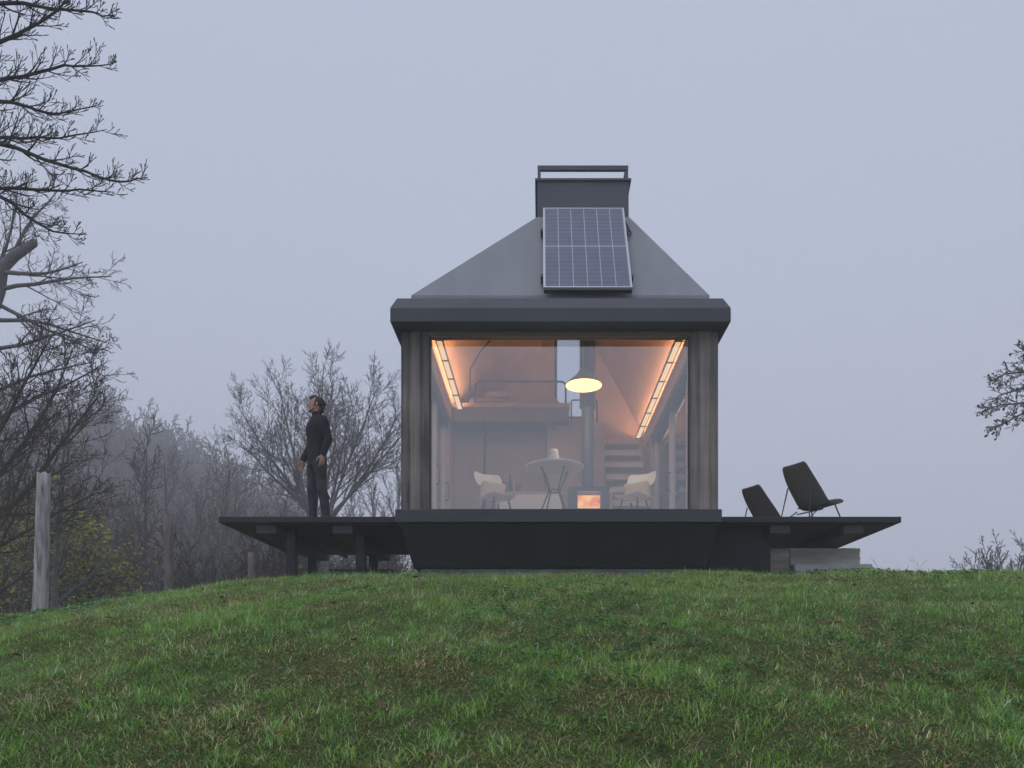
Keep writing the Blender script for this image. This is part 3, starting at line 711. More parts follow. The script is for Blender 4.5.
# timbers under the left deck
o = MB().box(-0.45, 0.45, -0.09, 0.09, 0, 0.11).build('timber_beam', M['deck_beam'], bevel=0.006); o.location = (-2.55, 11.0, gz(-2.55, 11.0)+0.135); tag(o, 'dark timber beam lying on the grass under the left deck', 'beam')
o = MB().box(-0.17, 0.17, -0.22, 0.22, 0, 0.04).build('plank', M['deck_beam'], bevel=0.003); o.location = (-3.0, 11.1, 1.70); o.rotation_euler = (0, R(20), 0); tag(o, 'short slanted plank hanging below the left deck', 'plank')
# stone blocks below the right deck
def block(x0, x1, y0, y1, z0, z1, m, name, label, cat, seed):
    mb = MB().box(x0, x1, y0, y1, z0, z1); me_o = mb.build(name, m)
    bm = bmesh.new(); bm.from_mesh(me_o.data); bmesh.ops.subdivide_edges(bm, edges=bm.edges[:], cuts=7, use_grid_fill=True)
    r = random.Random(seed)
    for v in bm.verts: v.co += Vector((r.uniform(-1, 1), r.uniform(-1, 1), r.uniform(-1, 1)))*0.007
    bm.to_mesh(me_o.data); bm.free()
    c = Vector(((x0+x1)/2, (y0+y1)/2, z0)); me_o.data.transform(Matrix.Translation(-c)); me_o.location = c
    md = me_o.modifiers.new('b', 'BEVEL'); md.width = 0.012; md.segments = 2; md.limit_method = 'ANGLE'; md.angle_limit = R(50)
    return tag(me_o, label, cat)
block(3.22, 3.56, 10.95, 11.6, 1.2, 1.735, M['stone'], 'stone_block', 'short weathered block next to the dark leg under the right deck', 'block', 1)
block(3.565, 4.56, 10.93, 11.5, 1.49, 1.735, M['stone'], 'stone_block', 'long rusty weathered block on top of the pale slab under the right deck', 'block', 2)
block(3.565, 4.66, 10.75, 11.6, 1.2, 1.485, M['stone2'], 'stone_slab', 'long pale slab step under the weathered block at the right deck', 'slab', 3)

# ------------------------------------------------------------------ lounge chairs on the right deck
def lounge(label, loc, rz):
    t = thing('lounge_chair', label, 'lounge chair', loc, rz, 'lounge chairs on the right deck')
    prof = [(-0.335, 0.755, 0.19), (-0.30, 0.67, 0.215), (-0.245, 0.54, 0.235), (-0.19, 0.41, 0.245), (-0.135, 0.29, 0.245), (-0.065, 0.205, 0.245), (0.04, 0.19, 0.25), (0.16, 0.22, 0.26), (0.31, 0.27, 0.255), (0.43, 0.31, 0.215), (0.48, 0.33, 0.16)]
    wing = [0.02, 0.035, 0.07, 0.12, 0.17, 0.17, 0.11, 0.05, 0.02, 0.0, 0.0]
    mb = MB(); nu = 8
    for (px_, pz_, hw), wg in zip(prof, wing):
        for j in range(nu+1):
            u_ = -1+2*j/nu
            mb.v.append((px_+wg*0.75*abs(u_)**2.2, u_*hw, pz_+wg*0.55*abs(u_)**2.2))
    for i in range(len(prof)-1):
        for j in range(nu):
            a = i*(nu+1)+j; mb.f.append((a, a+1, a+nu+2, a+nu+1))
    mb.build('shell', M['olive'], t, smooth=True, solid=0.035, sub=2)
    # seat pad
    rings = []
    for i in range(9):
        u_ = i/8; xx = -0.03+0.51*u_; hw = 0.235*(1-0.35*max(0, u_-0.6)**1.3/0.4); zz = 0.225+0.115*u_
        th = 0.036*(1-abs(2*u_-1)**5)**0.5+0.004
        rings.append([(xx, hw*(1 if abs(c_) < 9 else 0)*c_, zz+th*s_) for c_, s_ in [(-1, 0), (-0.9, 0.8), (-0.4, 1), (0.4, 1), (0.9, 0.8), (1, 0), (0.9, -0.5), (-0.9, -0.5)]])
    MB().rings(rings).build('seat_pad', M['olive'], t, smooth=True, sub=1)
    for s in (-1, 1):
        MB().tube([(-0.205, 0.195*s, 0.49), (-0.30, 0.25*s, 0.0), (-0.02, 0.2*s, 0.185)], 0.0095, 8).build('rear_leg', M['black'], t)
        MB().tube([(0.26, 0.2*s, 0.245), (0.38, 0.23*s, 0.0)], 0.0095, 8).build('front_leg', M['black'], t)
    MB().tube([(0.0, -0.22, 0.155), (0.0, 0.22, 0.155)], 0.009, 8).build('crossbar', M['black'], t)
    return t
lounge('nearer olive lounge chair near the middle of the right deck, fully in view', (3.66, 10.42, FZ+0.001), R(30))
lounge('farther olive lounge chair close to the cabin, mostly hidden behind the deck edge', (3.44, 11.66, FZ+0.001), R(26))

# ------------------------------------------------------------------ person
def loft(mb, secs, n=16):
    """secs: (center, rx(fwd half), ry(side half), normal axis) stacked along polyline; frames kept upright"""
    rings = []
    for i, (c, a, b, ax) in enumerate(secs):
        c = Vector(c); ax = Vector(ax).normalized()
        f = Vector((1, 0, 0)) - ax*ax.x
        if f.length < 0.2: f = Vector((0, 0, 1)) - ax*ax.z
        f.normalize(); s_ = ax.cross(f)
        rings.append([c + f*a*math.cos(2*math.pi*k/n) + s_*b*math.sin(2*math.pi*k/n) for k in range(n)])
    mb.rings(rings)
def limb(mb, pts, rads, n=12):
    secs = []
    for i, p in enumerate(pts):
        p = Vector(p)
        a = Vector(pts[max(i-1, 0)]); b = Vector(pts[min(i+1, len(pts)-1)])
        r = rads[i]; ra, rb = (r if isinstance(r, tuple) else (r, r))
        secs.append((p, ra, rb, b-a))
    loft(mb, secs, n)
def remesh(o, vox, sm=2):
    md = o.modifiers.new('remesh', 'REMESH'); md.mode = 'VOXEL'; md.voxel_size = vox; md.use_smooth_shade = True
    if sm:
        m2 = o.modifiers.new('smooth', 'SMOOTH'); m2.iterations = sm; m2.factor = 0.5
    return o
def sphere(mb, c, r, n=12):
    rings = []
    for i in range(1, n):
        t = math.pi*i/n
        rings.append([(c[0]+r[0]*math.sin(t)*math.cos(2*math.pi*k/14), c[1]+r[1]*math.sin(t)*math.sin(2*math.pi*k/14), c[2]-r[2]*math.cos(t)) for k in range(14)])
    mb.rings(rings)
person = thing('person', 'man in black turtleneck and dark jeans standing on the left deck gazing up', 'person', (-3.09, 10.62, FZ+0.001), R(216))
# joints (local: +x forward, +y his left, which is the side nearer the camera)
hipL, kneeL, ankL = (-0.01, 0.09, 0.92), (-0.03, 0.115, 0.50), (-0.10, 0.135, 0.08)
hipR, kneeR, ankR = (0.0, -0.09, 0.92), (0.035, -0.085, 0.50), (0.01, -0.09, 0.08)
shL, elL, wrL = (-0.02, 0.195, 1.43), (-0.075, 0.245, 1.15), (0.01, 0.25, 0.92)
shR, elR, wrR = (-0.01, -0.19, 1.43), (-0.01, -0.25, 1.16), (0.11, -0.235, 0.93)
def mid(a, b, t, off=(0, 0, 0)): return tuple(a[i]+(b[i]-a[i])*t+off[i] for i in range(3))
TOR = [((0.0, 0, 0.84), 0.085, 0.13), ((0.0, 0, 0.92), 0.105, 0.155), ((0.0, 0, 1.02), 0.098, 0.148), ((0.0, 0, 1.12), 0.098, 0.143), ((0.005, 0, 1.24), 0.112, 0.162),
       ((0.005, 0, 1.34), 0.118, 0.178), ((-0.005, 0, 1.42), 0.105, 0.178), ((-0.012, 0, 1.47), 0.08, 0.13), ((-0.01, 0, 1.51), 0.062, 0.075)]
def legs(mb, g_):
    for h, k, a in ((hipL, kneeL, ankL), (hipR, kneeR, ankR)):
        limb(mb, [h, mid(h, k, 0.3), mid(h, k, 0.75), k, mid(k, a, 0.3, (-0.012, 0, 0)), mid(k, a, 0.7), a],
             [(0.085+g_, 0.08+g_), (0.082+g_, 0.076+g_), (0.062+g_, 0.06+g_), (0.058+g_, 0.056+g_), (0.056+g_, 0.054+g_), (0.042+g_, 0.041+g_), (0.038+g_, 0.038+g_)])
def arms(mb, g_, end=1.0):
    for s_, e, w in ((shL, elL, wrL), (shR, elR, wrR)):
        limb(mb, [mid(s_, e, -0.06), mid(s_, e, 0.15), mid(s_, e, 0.6), e, mid(e, w, 0.3), mid(e, w, 0.75), mid(e, w, end)],
             [0.045+g_, 0.052+g_, 0.043+g_, 0.038+g_, 0.040+g_, 0.030+g_, 0.026+g_])
def neck_head(mb):
    limb(mb, [(-0.012, 0, 1.46), (0.0, 0, 1.53), (0.012, 0, 1.60)], [0.06, 0.054, 0.052])
HB = Vector((0.012, 0, 1.575))   # head pivot
HR = Matrix.Rotation(R(-22), 4, 'Z') @ Matrix.Rotation(R(-9), 4, 'Y')
def head_pts(mb_fn):
    """build with head-local coords then rotate about the pivot"""
    h = MB(); mb_fn(h)
    return h
def add_head(mb, h):
    b = len(mb.v)
    mb.v += [tuple(HB + HR @ Vector(v)) for v in h.v]
    mb.f += [tuple(i+b for i in f_) for f_ in h.f]
def head_geo(h):
    # skull, face, jaw, nose, lips, brow, ears (local origin at the top of the neck)
    rings = []
    prof = [(-0.03, 0.035, 0.012, 0.03), (-0.018, 0.062, 0.035, 0.042), (0.005, 0.078, 0.052, 0.056), (0.04, 0.086, 0.073, 0.066), (0.075, 0.089, 0.092, 0.073), (0.11, 0.091, 0.10, 0.077),
            (0.145, 0.089, 0.10, 0.076), (0.175, 0.073, 0.088, 0.065), (0.198, 0.045, 0.06, 0.042), (0.207, 0.018, 0.025, 0.018)]
    for z, fr, bk, w in prof:
        cx = 0.012
        rings.append([(cx+(fr if math.cos(a) > 0 else bk)*math.cos(a), w*math.sin(a), z) for a in [2*math.pi*k/20 for k in range(20)]])
    h.rings(rings)
    limb(h, [(0.095, 0, 0.105), (0.108, 0, 0.085), (0.121, 0, 0.064), (0.098, 0, 0.052)], [0.008, 0.010, 0.014, 0.009], 10)   # nose
    limb(h, [(0.092, -0.022, 0.030), (0.100, 0, 0.031), (0.092, 0.022, 0.030)], [0.006, 0.009, 0.006], 8)                       # lips
    sphere(h, (0.082, 0, -0.010), (0.02, 0.024, 0.018), 8)                                                                   # chin
    limb(h, [(0.082, -0.045, 0.112), (0.10, -0.02, 0.116), (0.10, 0.02, 0.116), (0.082, 0.045, 0.112)], [0.007, 0.009, 0.009, 0.007], 8)  # brow
    for s in (-1, 1):
        limb(h, [(-0.005, 0.074*s, 0.055), (0.0, 0.084*s, 0.075), (-0.008, 0.086*s, 0.105), (0.004, 0.076*s, 0.115)], [(0.008, 0.005), (0.015, 0.006), (0.018, 0.006), (0.008, 0.005)], 8)
def hand(mb, w, d, palm_n, thumb_side):
    """w wrist, d direction of the hand, palm_n palm normal, thumb_side unit vector"""
    w = Vector(w); d = Vector(d).normalized(); th = Vector(thumb_side); th = (th-d*th.dot(d)).normalized(); pn = Vector(palm_n); pn = (pn-d*pn.dot(d)-th*pn.dot(th)).normalized()
    # palm
    rings = []
    for t, hw, tk in ((-0.03, 0.027, 0.021), (0.0, 0.03, 0.019), (0.04, 0.04, 0.017), (0.085, 0.041, 0.014), (0.095, 0.036, 0.010)):
        rings.append([w + d*t + th*hw*math.cos(a) + pn*tk*math.sin(a) for a in [2*math.pi*k/12 for k in range(12)]])
    mb.rings(rings)
    for k, (o_, L_) in enumerate(((0.031, 0.072), (0.0105, 0.082), (-0.0105, 0.076), (-0.031, 0.06))):
        p0 = w + d*0.075 + th*o_; c1 = 0.30+0.08*k; c2 = 0.75+0.12*k
        p1 = w + d*0.093 + th*o_*1.03
        d1 = d*math.cos(c1)+pn*math.sin(c1); d2 = d*math.cos(c2)+pn*math.sin(c2); d3 = d*math.cos(c2+0.35)+pn*math.sin(c2+0.35)
        p2 = p1+d1*L_*0.45; p3 = p2+d2*L_*0.32; p4 = p3+d3*L_*0.23
        limb(mb, [p0, p1, p2, p3, p4], [0.0095, 0.0095, 0.0088, 0.008, 0.006], 8)
    t0 = w + d*0.015 + th*0.02; t1 = t0 + (d*0.6+th*0.8+pn*0.25).normalized()*0.04; t2 = t1 + (d*0.9+th*0.35+pn*0.4).normalized()*0.034; t3 = t2+(d*0.95+pn*0.4)*0.022
    limb(mb, [t0, t1, t2, t3], [0.014, 0.0125, 0.0105, 0.008], 8)
body = MB()
loft(body, [(c, a-0.012, b-0.012, (0, 0, 1)) for c, a, b in TOR])
legs(body, -0.008); arms(body, -0.006); neck_head(body)
for a in (ankL, ankR):
    limb(body, [(a[0]-0.04, a[1], 0.05), (a[0]+0.03, a[1], 0.05), (a[0]+0.12, a[1], 0.035), (a[0]+0.18, a[1], 0.03)], [0.03, 0.035, 0.028, 0.02])
h = head_pts(head_geo); add_head(body, h)
hand(body, wrL, (0.06, 0.02, -1), (0.3, -1, 0), (1, 0.25, 0))
hand(body, wrR, (0.22, 0.0, -1), (0.2, 1, 0), (1, -0.1, 0))
bo = remesh(body.build('body', M['skin'], person), 0.0055, 1)
sw = MB()
loft(sw, [(c, a+0.016, b+0.014, (0, 0, 1)) for c, a, b in TOR[1:]])
for s_, e, w in ((shL, elL, wrL), (shR, elR, wrR)):
    limb(sw, [mid(s_, e, -0.10), mid(s_, e, 0.15), mid(s_, e, 0.6), e, mid(e, w, 0.3), mid(e, w, 0.75), mid(e, w, 1.02)], [0.055, 0.072, 0.061, 0.058, 0.056, 0.046, 0.038])
# shoulder yoke, rolled collar, hem
limb(sw, [(-0.015, -0.17, 1.435), (-0.015, -0.08, 1.465), (-0.012, 0, 1.47), (-0.015, 0.08, 1.465), (-0.015, 0.17, 1.435)], [(0.062, 0.055), (0.072, 0.055), (0.07, 0.05), (0.072, 0.055), (0.062, 0.055)])
limb(sw, [(-0.014, 0, 1.46), (-0.004, 0, 1.52), (0.003, 0, 1.555), (0.006, 0, 1.575)], [0.07, 0.066, 0.067, 0.061], 16)
limb(sw, [(0.0, 0, 0.875), (0.0, 0, 0.93)], [(0.112, 0.162), (0.115, 0.166)], 20)
remesh(sw.build('turtleneck', M['sweater'], person), 0.007, 3)
tr = MB()
loft(tr, [((0, 0, 0.83), 0.1, 0.15, (0, 0, 1)), ((0, 0, 0.90), 0.108, 0.158, (0, 0, 1)), ((0, 0, 0.97), 0.1, 0.152, (0, 0, 1))])
legs(tr, 0.014)
for k_, a_ in ((kneeL, ankL), (kneeR, ankR)):   # fabric folds at the knee and the ankle
    limb(tr, [mid(k_, a_, -0.05, (-0.01, 0, 0)), mid(k_, a_, 0.0, (-0.012, 0, 0))], [0.066, 0.067])
    limb(tr, [mid(k_, a_, 0.86), mid(k_, a_, 0.95), mid(k_, a_, 1.0)], [0.05, 0.054, 0.051])
remesh(tr.build('jeans', M['jeans'], person), 0.007, 2)
for a_ in (ankL, ankR):
    sh_ = MB()
    limb(sh_, [(a_[0]-0.01, a_[1], 0.13), (a_[0]-0.012, a_[1], 0.06)], [0.048, 0.05])
    limb(sh_, [(a_[0]-0.075, a_[1], 0.045), (a_[0]-0.05, a_[1], 0.05), (a_[0]+0.04, a_[1], 0.052), (a_[0]+0.13, a_[1], 0.038), (a_[0]+0.2, a_[1], 0.03)], [(0.03, 0.025), (0.045, 0.037), (0.048, 0.042), (0.034, 0.047), (0.018, 0.03)])
    sh_.box(a_[0]-0.085, a_[0]+0.2, a_[1]-0.038, a_[1]+0.038, 0.0, 0.018)
    remesh(sh_.build('shoe', M['leather'], person), 0.007, 2)
hr = MB(); hh = MB()
sphere(hh, (-0.012, 0, 0.128), (0.098, 0.084, 0.092), 12)
sphere(hh, (0.05, 0, 0.178), (0.058, 0.062, 0.042), 10); sphere(hh, (0.072, 0, 0.163), (0.04, 0.062, 0.032), 8)
sphere(hh, (-0.07, 0, 0.06), (0.042, 0.062, 0.07), 10)
sphere(hh, (-0.092, 0, 0.12), (0.034, 0.036, 0.036), 8)
for s in (-1, 1):
    limb(hh, [(0.022, 0.071*s, 0.125), (0.02, 0.073*s, 0.085), (0.022, 0.069*s, 0.055)], [0.014, 0.012, 0.009], 8)
add_head(hr, hh)
remesh(hr.build('hair', M['hair'], person), 0.006, 1)
bd_ = MB(); hh = MB()
limb(hh, [(0.02, -0.062, 0.03), (0.06, -0.045, -0.002), (0.09, 0, -0.012), (0.06, 0.045, -0.002), (0.02, 0.062, 0.03)], [0.008, 0.012, 0.0145, 0.012, 0.008], 10)
limb(hh, [(0.088, -0.028, 0.038), (0.101, 0, 0.044), (0.088, 0.028, 0.038)], [0.006, 0.007, 0.006], 8)
add_head(bd_, hh); remesh(bd_.build('beard', M['stubble'], person), 0.004, 1)
for s in (-1, 1):
    ey = MB(); hh = MB(); sphere(hh, (0.088, 0.031*s, 0.098), (0.009, 0.013, 0.006), 6); add_head(ey, hh); ey.build('eye', M['hair'], person)

# ------------------------------------------------------------------ trees
class Tree:
    def __init__(s, seed): s.r = random.Random(seed); s.br = []; s.tips = []
    def branch(s, p, d, L, r, lvl, P):
        rr = s.r; n = P['seg'][lvl]; pts = [p.copy()]; rad = [r]; d = d.normalized()
        wob = P['wob'][lvl]; trop = P['trop'][lvl]; tip = P.get('tip', 0.22)
        for i in range(n):
            d = (d + Vector((rr.gauss(0, wob), rr.gauss(0, wob), rr.gauss(0, wob))) + Vector((0, 0, trop))).normalized()
            p = p + d*(L/n); pts.append(p.copy()); t = (i+1)/n
            rad.append(max(P['rmin'], r*(1-(1-tip)*t)))
        s.br.append((pts, rad, lvl))
        if lvl+1 >= len(P['seg']) or L < P.get('lmin', 0.05):
            s.tips.append((pts[-1], d)); return
        s.kids(pts, rad, L, lvl, P)
    def kids(s, pts, rad, L, lvl, P, nc=None, t0=None):
        rr = s.r; nc = nc or P['n'][lvl]; t0 = P['t0'][lvl] if t0 is None else t0; n = len(pts)-1
        az = rr.uniform(0, 6.28)
        for k in range(nc):
            t = t0+(1-t0)*(k+rr.uniform(0.1, 0.9))/nc; f_ = t*n; i = min(int(f_), n-1); f_ -= i
            q = pts[i].lerp(pts[i+1], f_); d = (pts[i+1]-pts[i]).normalized()
            az += 2.4+rr.uniform(-0.5, 0.5)
            o = d.orthogonal().normalized(); o.rotate(Quaternion(d, az))
            a = P['ang'][lvl]*rr.uniform(0.7, 1.3)
            nd = d*math.cos(a)+o*math.sin(a)
            lr = rad[i]*(1-f_)+rad[i+1]*f_
            s.branch(q, nd, L*P['len'][lvl]*(1-P.get('fall', (0.55,)*6)[lvl]*t)*rr.uniform(0.65, 1.25), max(P['rmin'], lr*P.get('rk', 0.6)), lvl+1, P)
        s.tips.append((pts[-1], (pts[-1]-pts[-2]).normalized()))
def tubes_mesh(brs, sides):
    V = []; Fq = []
    for pts, rad, lvl in brs:
        n = sides[min(lvl, len(sides)-1)]; b = len(V)
        d = (pts[1]-pts[0]).normalized(); u_ = d.orthogonal().normalized()
        cs = [(math.cos(2*math.pi*k/n), math.sin(2*math.pi*k/n)) for k in range(n)]
        m = len(pts)
        for i in range(m):
            t = (pts[min(i+1, m-1)]-pts[max(i-1, 0)]).normalized()
            u_ = (u_-t*u_.dot(t)).normalized(); w = t.cross(u_); p = pts[i]; r = rad[i]
            for c_, s_ in cs: V.append((p.x+(u_.x*c_+w.x*s_)*r, p.y+(u_.y*c_+w.y*s_)*r, p.z+(u_.z*c_+w.z*s_)*r))
        for i in range(m-1):
            for k in range(n):
                j = (k+1) % n
                Fq.append((b+i*n+k, b+i*n+j, b+(i+1)*n+j, b+(i+1)*n+k))
    return np.array(V), np.array(Fq)
def tree_obj(name, label, cat, T, m, loc, group=None, split=1, sides=(8, 6, 4, 3, 3), crown_mat=None):
    """T built around the local origin; trunk = levels below split, crown = the rest"""
    root = thing(name, label, cat, loc, 0, group)
    a = [b for b in T.br if b[2] < split]; c = [b for b in T.br if b[2] >= split]
    if a:
        V, Q = tubes_mesh(a, sides); o = np_mesh('trunk', V, [Q], m); o.parent = root
    if c:
        V, Q = tubes_mesh(c, sides); o = np_mesh('crown', V, [Q], crown_mat or m); o.parent = root
    return root
def add_leaves(root, T, frac, size, pal, jit=0.12, per=2, zr=None):
    tips = [p for p, d in T.tips if T.r.random() < frac and (zr is None or zr[0] < p.z < zr[1])]
    if not tips: return
    P0 = np.repeat(np.array([tuple(p) for p in tips]), per, 0); P0 = P0 + npr.normal(0, jit, P0.shape)
    pal = np.array(pal); tn = pal[npr.integers(0, len(pal), len(P0))]*npr.uniform(0.7, 1.3, (len(P0), 1))
    o = leaf_faces(P0, npr.uniform(size*0.6, size*1.3, len(P0)), 1.4, tn, 'foliage', M['leafg']); o.parent = root
def px(x_, y_, d): return Vector(((x_-540)/F*d, d, (670-y_)/F*d))

# --- tree behind the man : many stems fanning from near the ground
PE = dict(seg=[9, 7, 5, 4, 3], wob=[0.035, 0.045, 0.06, 0.07, 0.07], trop=[0.01, 0.045, 0.05, 0.04, 0.03], n=[13, 8, 5, 3], t0=[0.14, 0.15, 0.15, 0.15],
          len=[0.46, 0.5, 0.5, 0.5], ang=[0.62, 0.6, 0.6, 0.6], fall=(0.6, 0.45, 0.4, 0.4, 0.4), rmin=0.0052, rk=0.55, tip=0.2, lmin=0.12)
T = Tree(41); dE = 24.0; bx = (322-540)/F*dE; bz = gz(bx, dE)
top = (670-345)/F*dE - bz
T.branch(Vector((0, 0, 0)), Vector((0.0, 0, 1)), 2.2, 0.22, 0, dict(PE, n=[0], seg=[4, 1, 1, 1, 1], tip=0.8))
T.tips = []
for k, (dx, dy, L_) in enumerate([(-0.42, 0.1, 0.80), (-0.2, -0.25, 0.84), (-0.04, 0.1, 0.86), (0.15, 0.2, 0.82), (0.36, -0.1, 0.84), (0.6, 0.15, 0.80), (-0.68, -0.05, 0.78), (0.9, -0.1, 0.74), (-1.0, 0.2, 0.62), (0.1, -0.5, 0.75), (-0.05, 0.5, 0.8)]):
    T.branch(Vector((dx*0.25, dy*0.25, 1.6+0.12*k)), Vector((dx, dy, 1)), (top-1.7)*L_*0.93, 0.06, 0, PE)
tree_obj('bare_tree', 'wide bare tree of many upright stems standing behind the man', 'tree', T, M['bark_hazed'], (bx, dE, bz-0.1), split=1, sides=(7, 5, 4, 3, 3))

# --- near tree whose twigs enter at the top left
PA = dict(seg=[10, 7, 5, 3], wob=[0.04, 0.045, 0.05, 0.06], trop=[0.0, 0.09, 0.10, 0.10], fall=(0.72, 0.4, 0.3, 0.3), n=[15, 5, 1], t0=[0.1, 0.15, 0.3], len=[0.36, 0.5, 0.6], ang=[0.62, 0.62, 0.6], rmin=0.0031, rk=0.55, tip=0.25, lmin=0.06)
T = Tree(8); dA = 9.0
trunk_base = Vector((-8.3, 9.6, gz(-8.3, 9.6)-0.2))
tp = [trunk_base + Vector((0.02*k + 0.05*math.sin(k), 0.03*k, k*0.95)) for k in range(12)]
T.br.append((tp, [0.24-0.017*k for k in range(12)], 0))
limbs = [
    [(-110, 95), (-50, 62), (0, 43), (26, 30), (47, 17), (70, -2), (84, -20)],
    [(-110, 130), (-50, 95), (0, 80), (30, 75), (64, 66), (90, 67), (114, 63)],
    [(-110, 20), (-40, 12), (10, 2), (50, 8), (90, 12), (106, 17)],
    [(-110, 170), (-50, 120), (0, 101), (30, 108), (56, 113), (90, 107)],
    [(-120, 195), (-60, 150), (0, 138), (30, 138), (60, 138), (104, 130)],
    [(-120, 210), (-60, 158), (0, 145), (43, 159), (86, 172), (120, 181), (143, 178)],
    [(-120, 240), (-60, 200), (0, 189), (40, 190), (80, 190), (112, 192)],
    [(-130, 250), (-60, 190), (0, 196), (26, 215), (52, 231), (80, 234)],
    [(-110, 60), (-50, 20), (0, -10), (30, -30), (60, -50)],
]
for k, lm in enumerate(limbs):
    dd = dA + 0.35*math.sin(k*2.3)
    pts = [px(a, b, dd + 0.04*i*math.sin(k)) for i, (a, b) in enumerate(lm)]
    zt = pts[0].z-0.7; kk = min(range(12), key=lambda i: abs(tp[i].z-zt)); pts = [tp[kk]] + pts
    fine = []
    for i in range(len(pts)-1):
        a = pts[max(i-1, 0)]; b = pts[i]; c = pts[i+1]; e = pts[min(i+2, len(pts)-1)]
        for q in range(3):
            t = q/3
            fine.append(0.5*((2*b)+(c-a)*t+(2*a-5*b+4*c-e)*t*t+(3*b-a-3*c+e)*t**3) + Vector((T.r.gauss(0, 0.006), T.r.gauss(0, 0.006), T.r.gauss(0, 0.006))))
    fine.append(pts[-1])
    n_ = len(fine); rad = [0.032*(1-i/(n_-1))**0.9+0.0045 for i in range(n_)]
    T.br.append((fine, rad, 1))
    T.kids(fine, rad, 1.45, 0, PA, nc=22, t0=0.22)
# side branches leave at an acute angle; short stubby buds at the tips
nb = []
for p, d in T.tips:
    nb.append(([p, p+d*0.02, p+d*0.035], [0.0033, 0.0047, 0.002], 3))
T.br += nb
bs = [([q-trunk_base for q in pts], rad, lvl) for pts, rad, lvl in T.br]; T.br = bs
tree_obj('bare_tree', 'near bare tree reaching dark budded twigs in at the upper left corner', 'tree', T, M['bark_dark'], trunk_base, sides=(10, 6, 5, 4, 4))

# --- tree with the snapped limb
PB = dict(seg=[8, 6, 5, 4, 3], wob=[0.06, 0.08, 0.09, 0.1, 0.1], trop=[0.02, 0.01, 0.0, 0.0, 0.0], n=[9, 8, 6, 4], t0=[0.3, 0.15, 0.1, 0.1], len=[0.5, 0.5, 0.5, 0.5], ang=[0.8, 0.75, 0.7, 0.7], rmin=0.005, rk=0.5, tip=0.2, lmin=0.1)
T = Tree(5); dB = 15.0; base = Vector(((-22-540)/F*dB, dB, 0)); base.z = gz(base.x, base.y)-0.2
loc = lambda a, b, dz=0: px(a, b, dB+dz)-base
pts = [Vector((0, 0, 0)), loc(-24, 520), loc(-26, 420), loc(-16, 330), loc(-2, 290), loc(2, 268), loc(14, 256), loc(34, 243)]
T.br.append((pts, [0.2, 0.18, 0.16, 0.14, 0.13, 0.11, 0.10, 0.075], 0))
T.br.append(([loc(34, 243), loc(36, 241.5), loc(37, 243)], [0.075, 0.05, 0.01], 0))
T.br.append(([loc(3, 268), loc(4, 258), loc(3, 250)], [0.05, 0.035, 0.02], 0))
for a, dv, L_ in (((-2, 290), (1.0, 0.1, 0.15), 2.2), ((4, 272), (1.0, -0.2, -0.25), 2.0), ((-14, 320), (1.0, 0.2, 0.1), 2.1), ((-20, 350), (1, 0, 0.3), 2.2), ((-20, 300), (0.6, 0.1, 1.0), 2.3),
                  ((-2, 280), (0.3, 0.4, 1.0), 2.4), ((-24, 400), (1, -0.2, 0.35), 2.6), ((-10, 300), (0.8, 0.2, -0.35), 2.0), ((-26, 430), (1, 0.3, 0.5), 2.8)):
    T.branch(loc(*a), Vector(dv), L_, 0.045, 1, PB)
tree_obj('bare_tree', 'tree at the left edge with a thick snapped limb and drooping hazy twigs', 'tree', T, M['bark_grey'], base, split=1)

# --- left sloping trees with a few leaves
PC = dict(seg=[9, 7, 6, 4, 3], wob=[0.05, 0.06, 0.06, 0.06, 0.06], trop=[0.02, 0.045, 0.045, 0.04, 0.03], n=[12, 8, 5, 1], fall=(0.55, 0.4, 0.35, 0.3, 0.3), t0=[0.2, 0.12, 0.15, 0.3], len=[0.46, 0.52, 0.52, 0.55], ang=[0.7, 0.65, 0.6, 0.55], rmin=0.005, rk=0.5, tip=0.2, lmin=0.12)
YG = [(0.42, 0.42, 0.10), (0.32, 0.36, 0.08), (0.48, 0.43, 0.13), (0.22, 0.24, 0.07)]
BRL = [(0.20, 0.11, 0.06), (0.26, 0.16, 0.08), (0.14, 0.09, 0.05)]
def left_tree(pxx, d, hgt, lean, seed, label, m, leaves=None, limbs=(), P=PC, r0=0.13, n_stem=1):
    T = Tree(seed); b = Vector(((pxx-540)/F*d, d, 0)); b.z = gz(b.x, b.y)-0.2
    for k in range(n_stem):
        T.branch(Vector((0.15*k, 0.1*k, 0)), Vector((lean[0]+0.25*k, lean[1]-0.1*k, 1)), hgt*(1-0.12*k), r0*(1-0.2*k), 0, P)
    for (a, q, rr_) in limbs:      # big leaning limbs
        p0 = px(*a, d)-b; p1 = px(*q, d)-b
        T.branch(p0, p1-p0, (p1-p0).length*1.05, rr_, 0, dict(P, trop=[0.03]+P['trop'][1:], t0=[0.1]+P['t0'][1:]))
    root = tree_obj('slender_tree', label, 'tree', T, m, b, split=1, sides=(8, 5, 4, 3, 3))
    if leaves: add_leaves(root, T, **leaves)
    return root
left_tree(-30, 14.5, 5.0, (0.1, 0.0), 101, 'dark tree on the left edge with long limbs sweeping right above the bleached post', M['bark_brown'],
          dict(frac=0.06, size=0.07, pal=BRL, jit=0.06, per=1), limbs=[((-30, 540), (118, 425), 0.075), ((-30, 500), (100, 380), 0.06), ((-30, 560), (95, 500), 0.05), ((-30, 480), (60, 350), 0.055)], r0=0.15)
left_tree(48, 17.0, 5.6, (0.0, 0.0), 102, 'thin upright tree rising behind the bleached log post', M['bark_grey'], dict(frac=0.10, size=0.075, pal=YG, jit=0.08, per=2), r0=0.10)
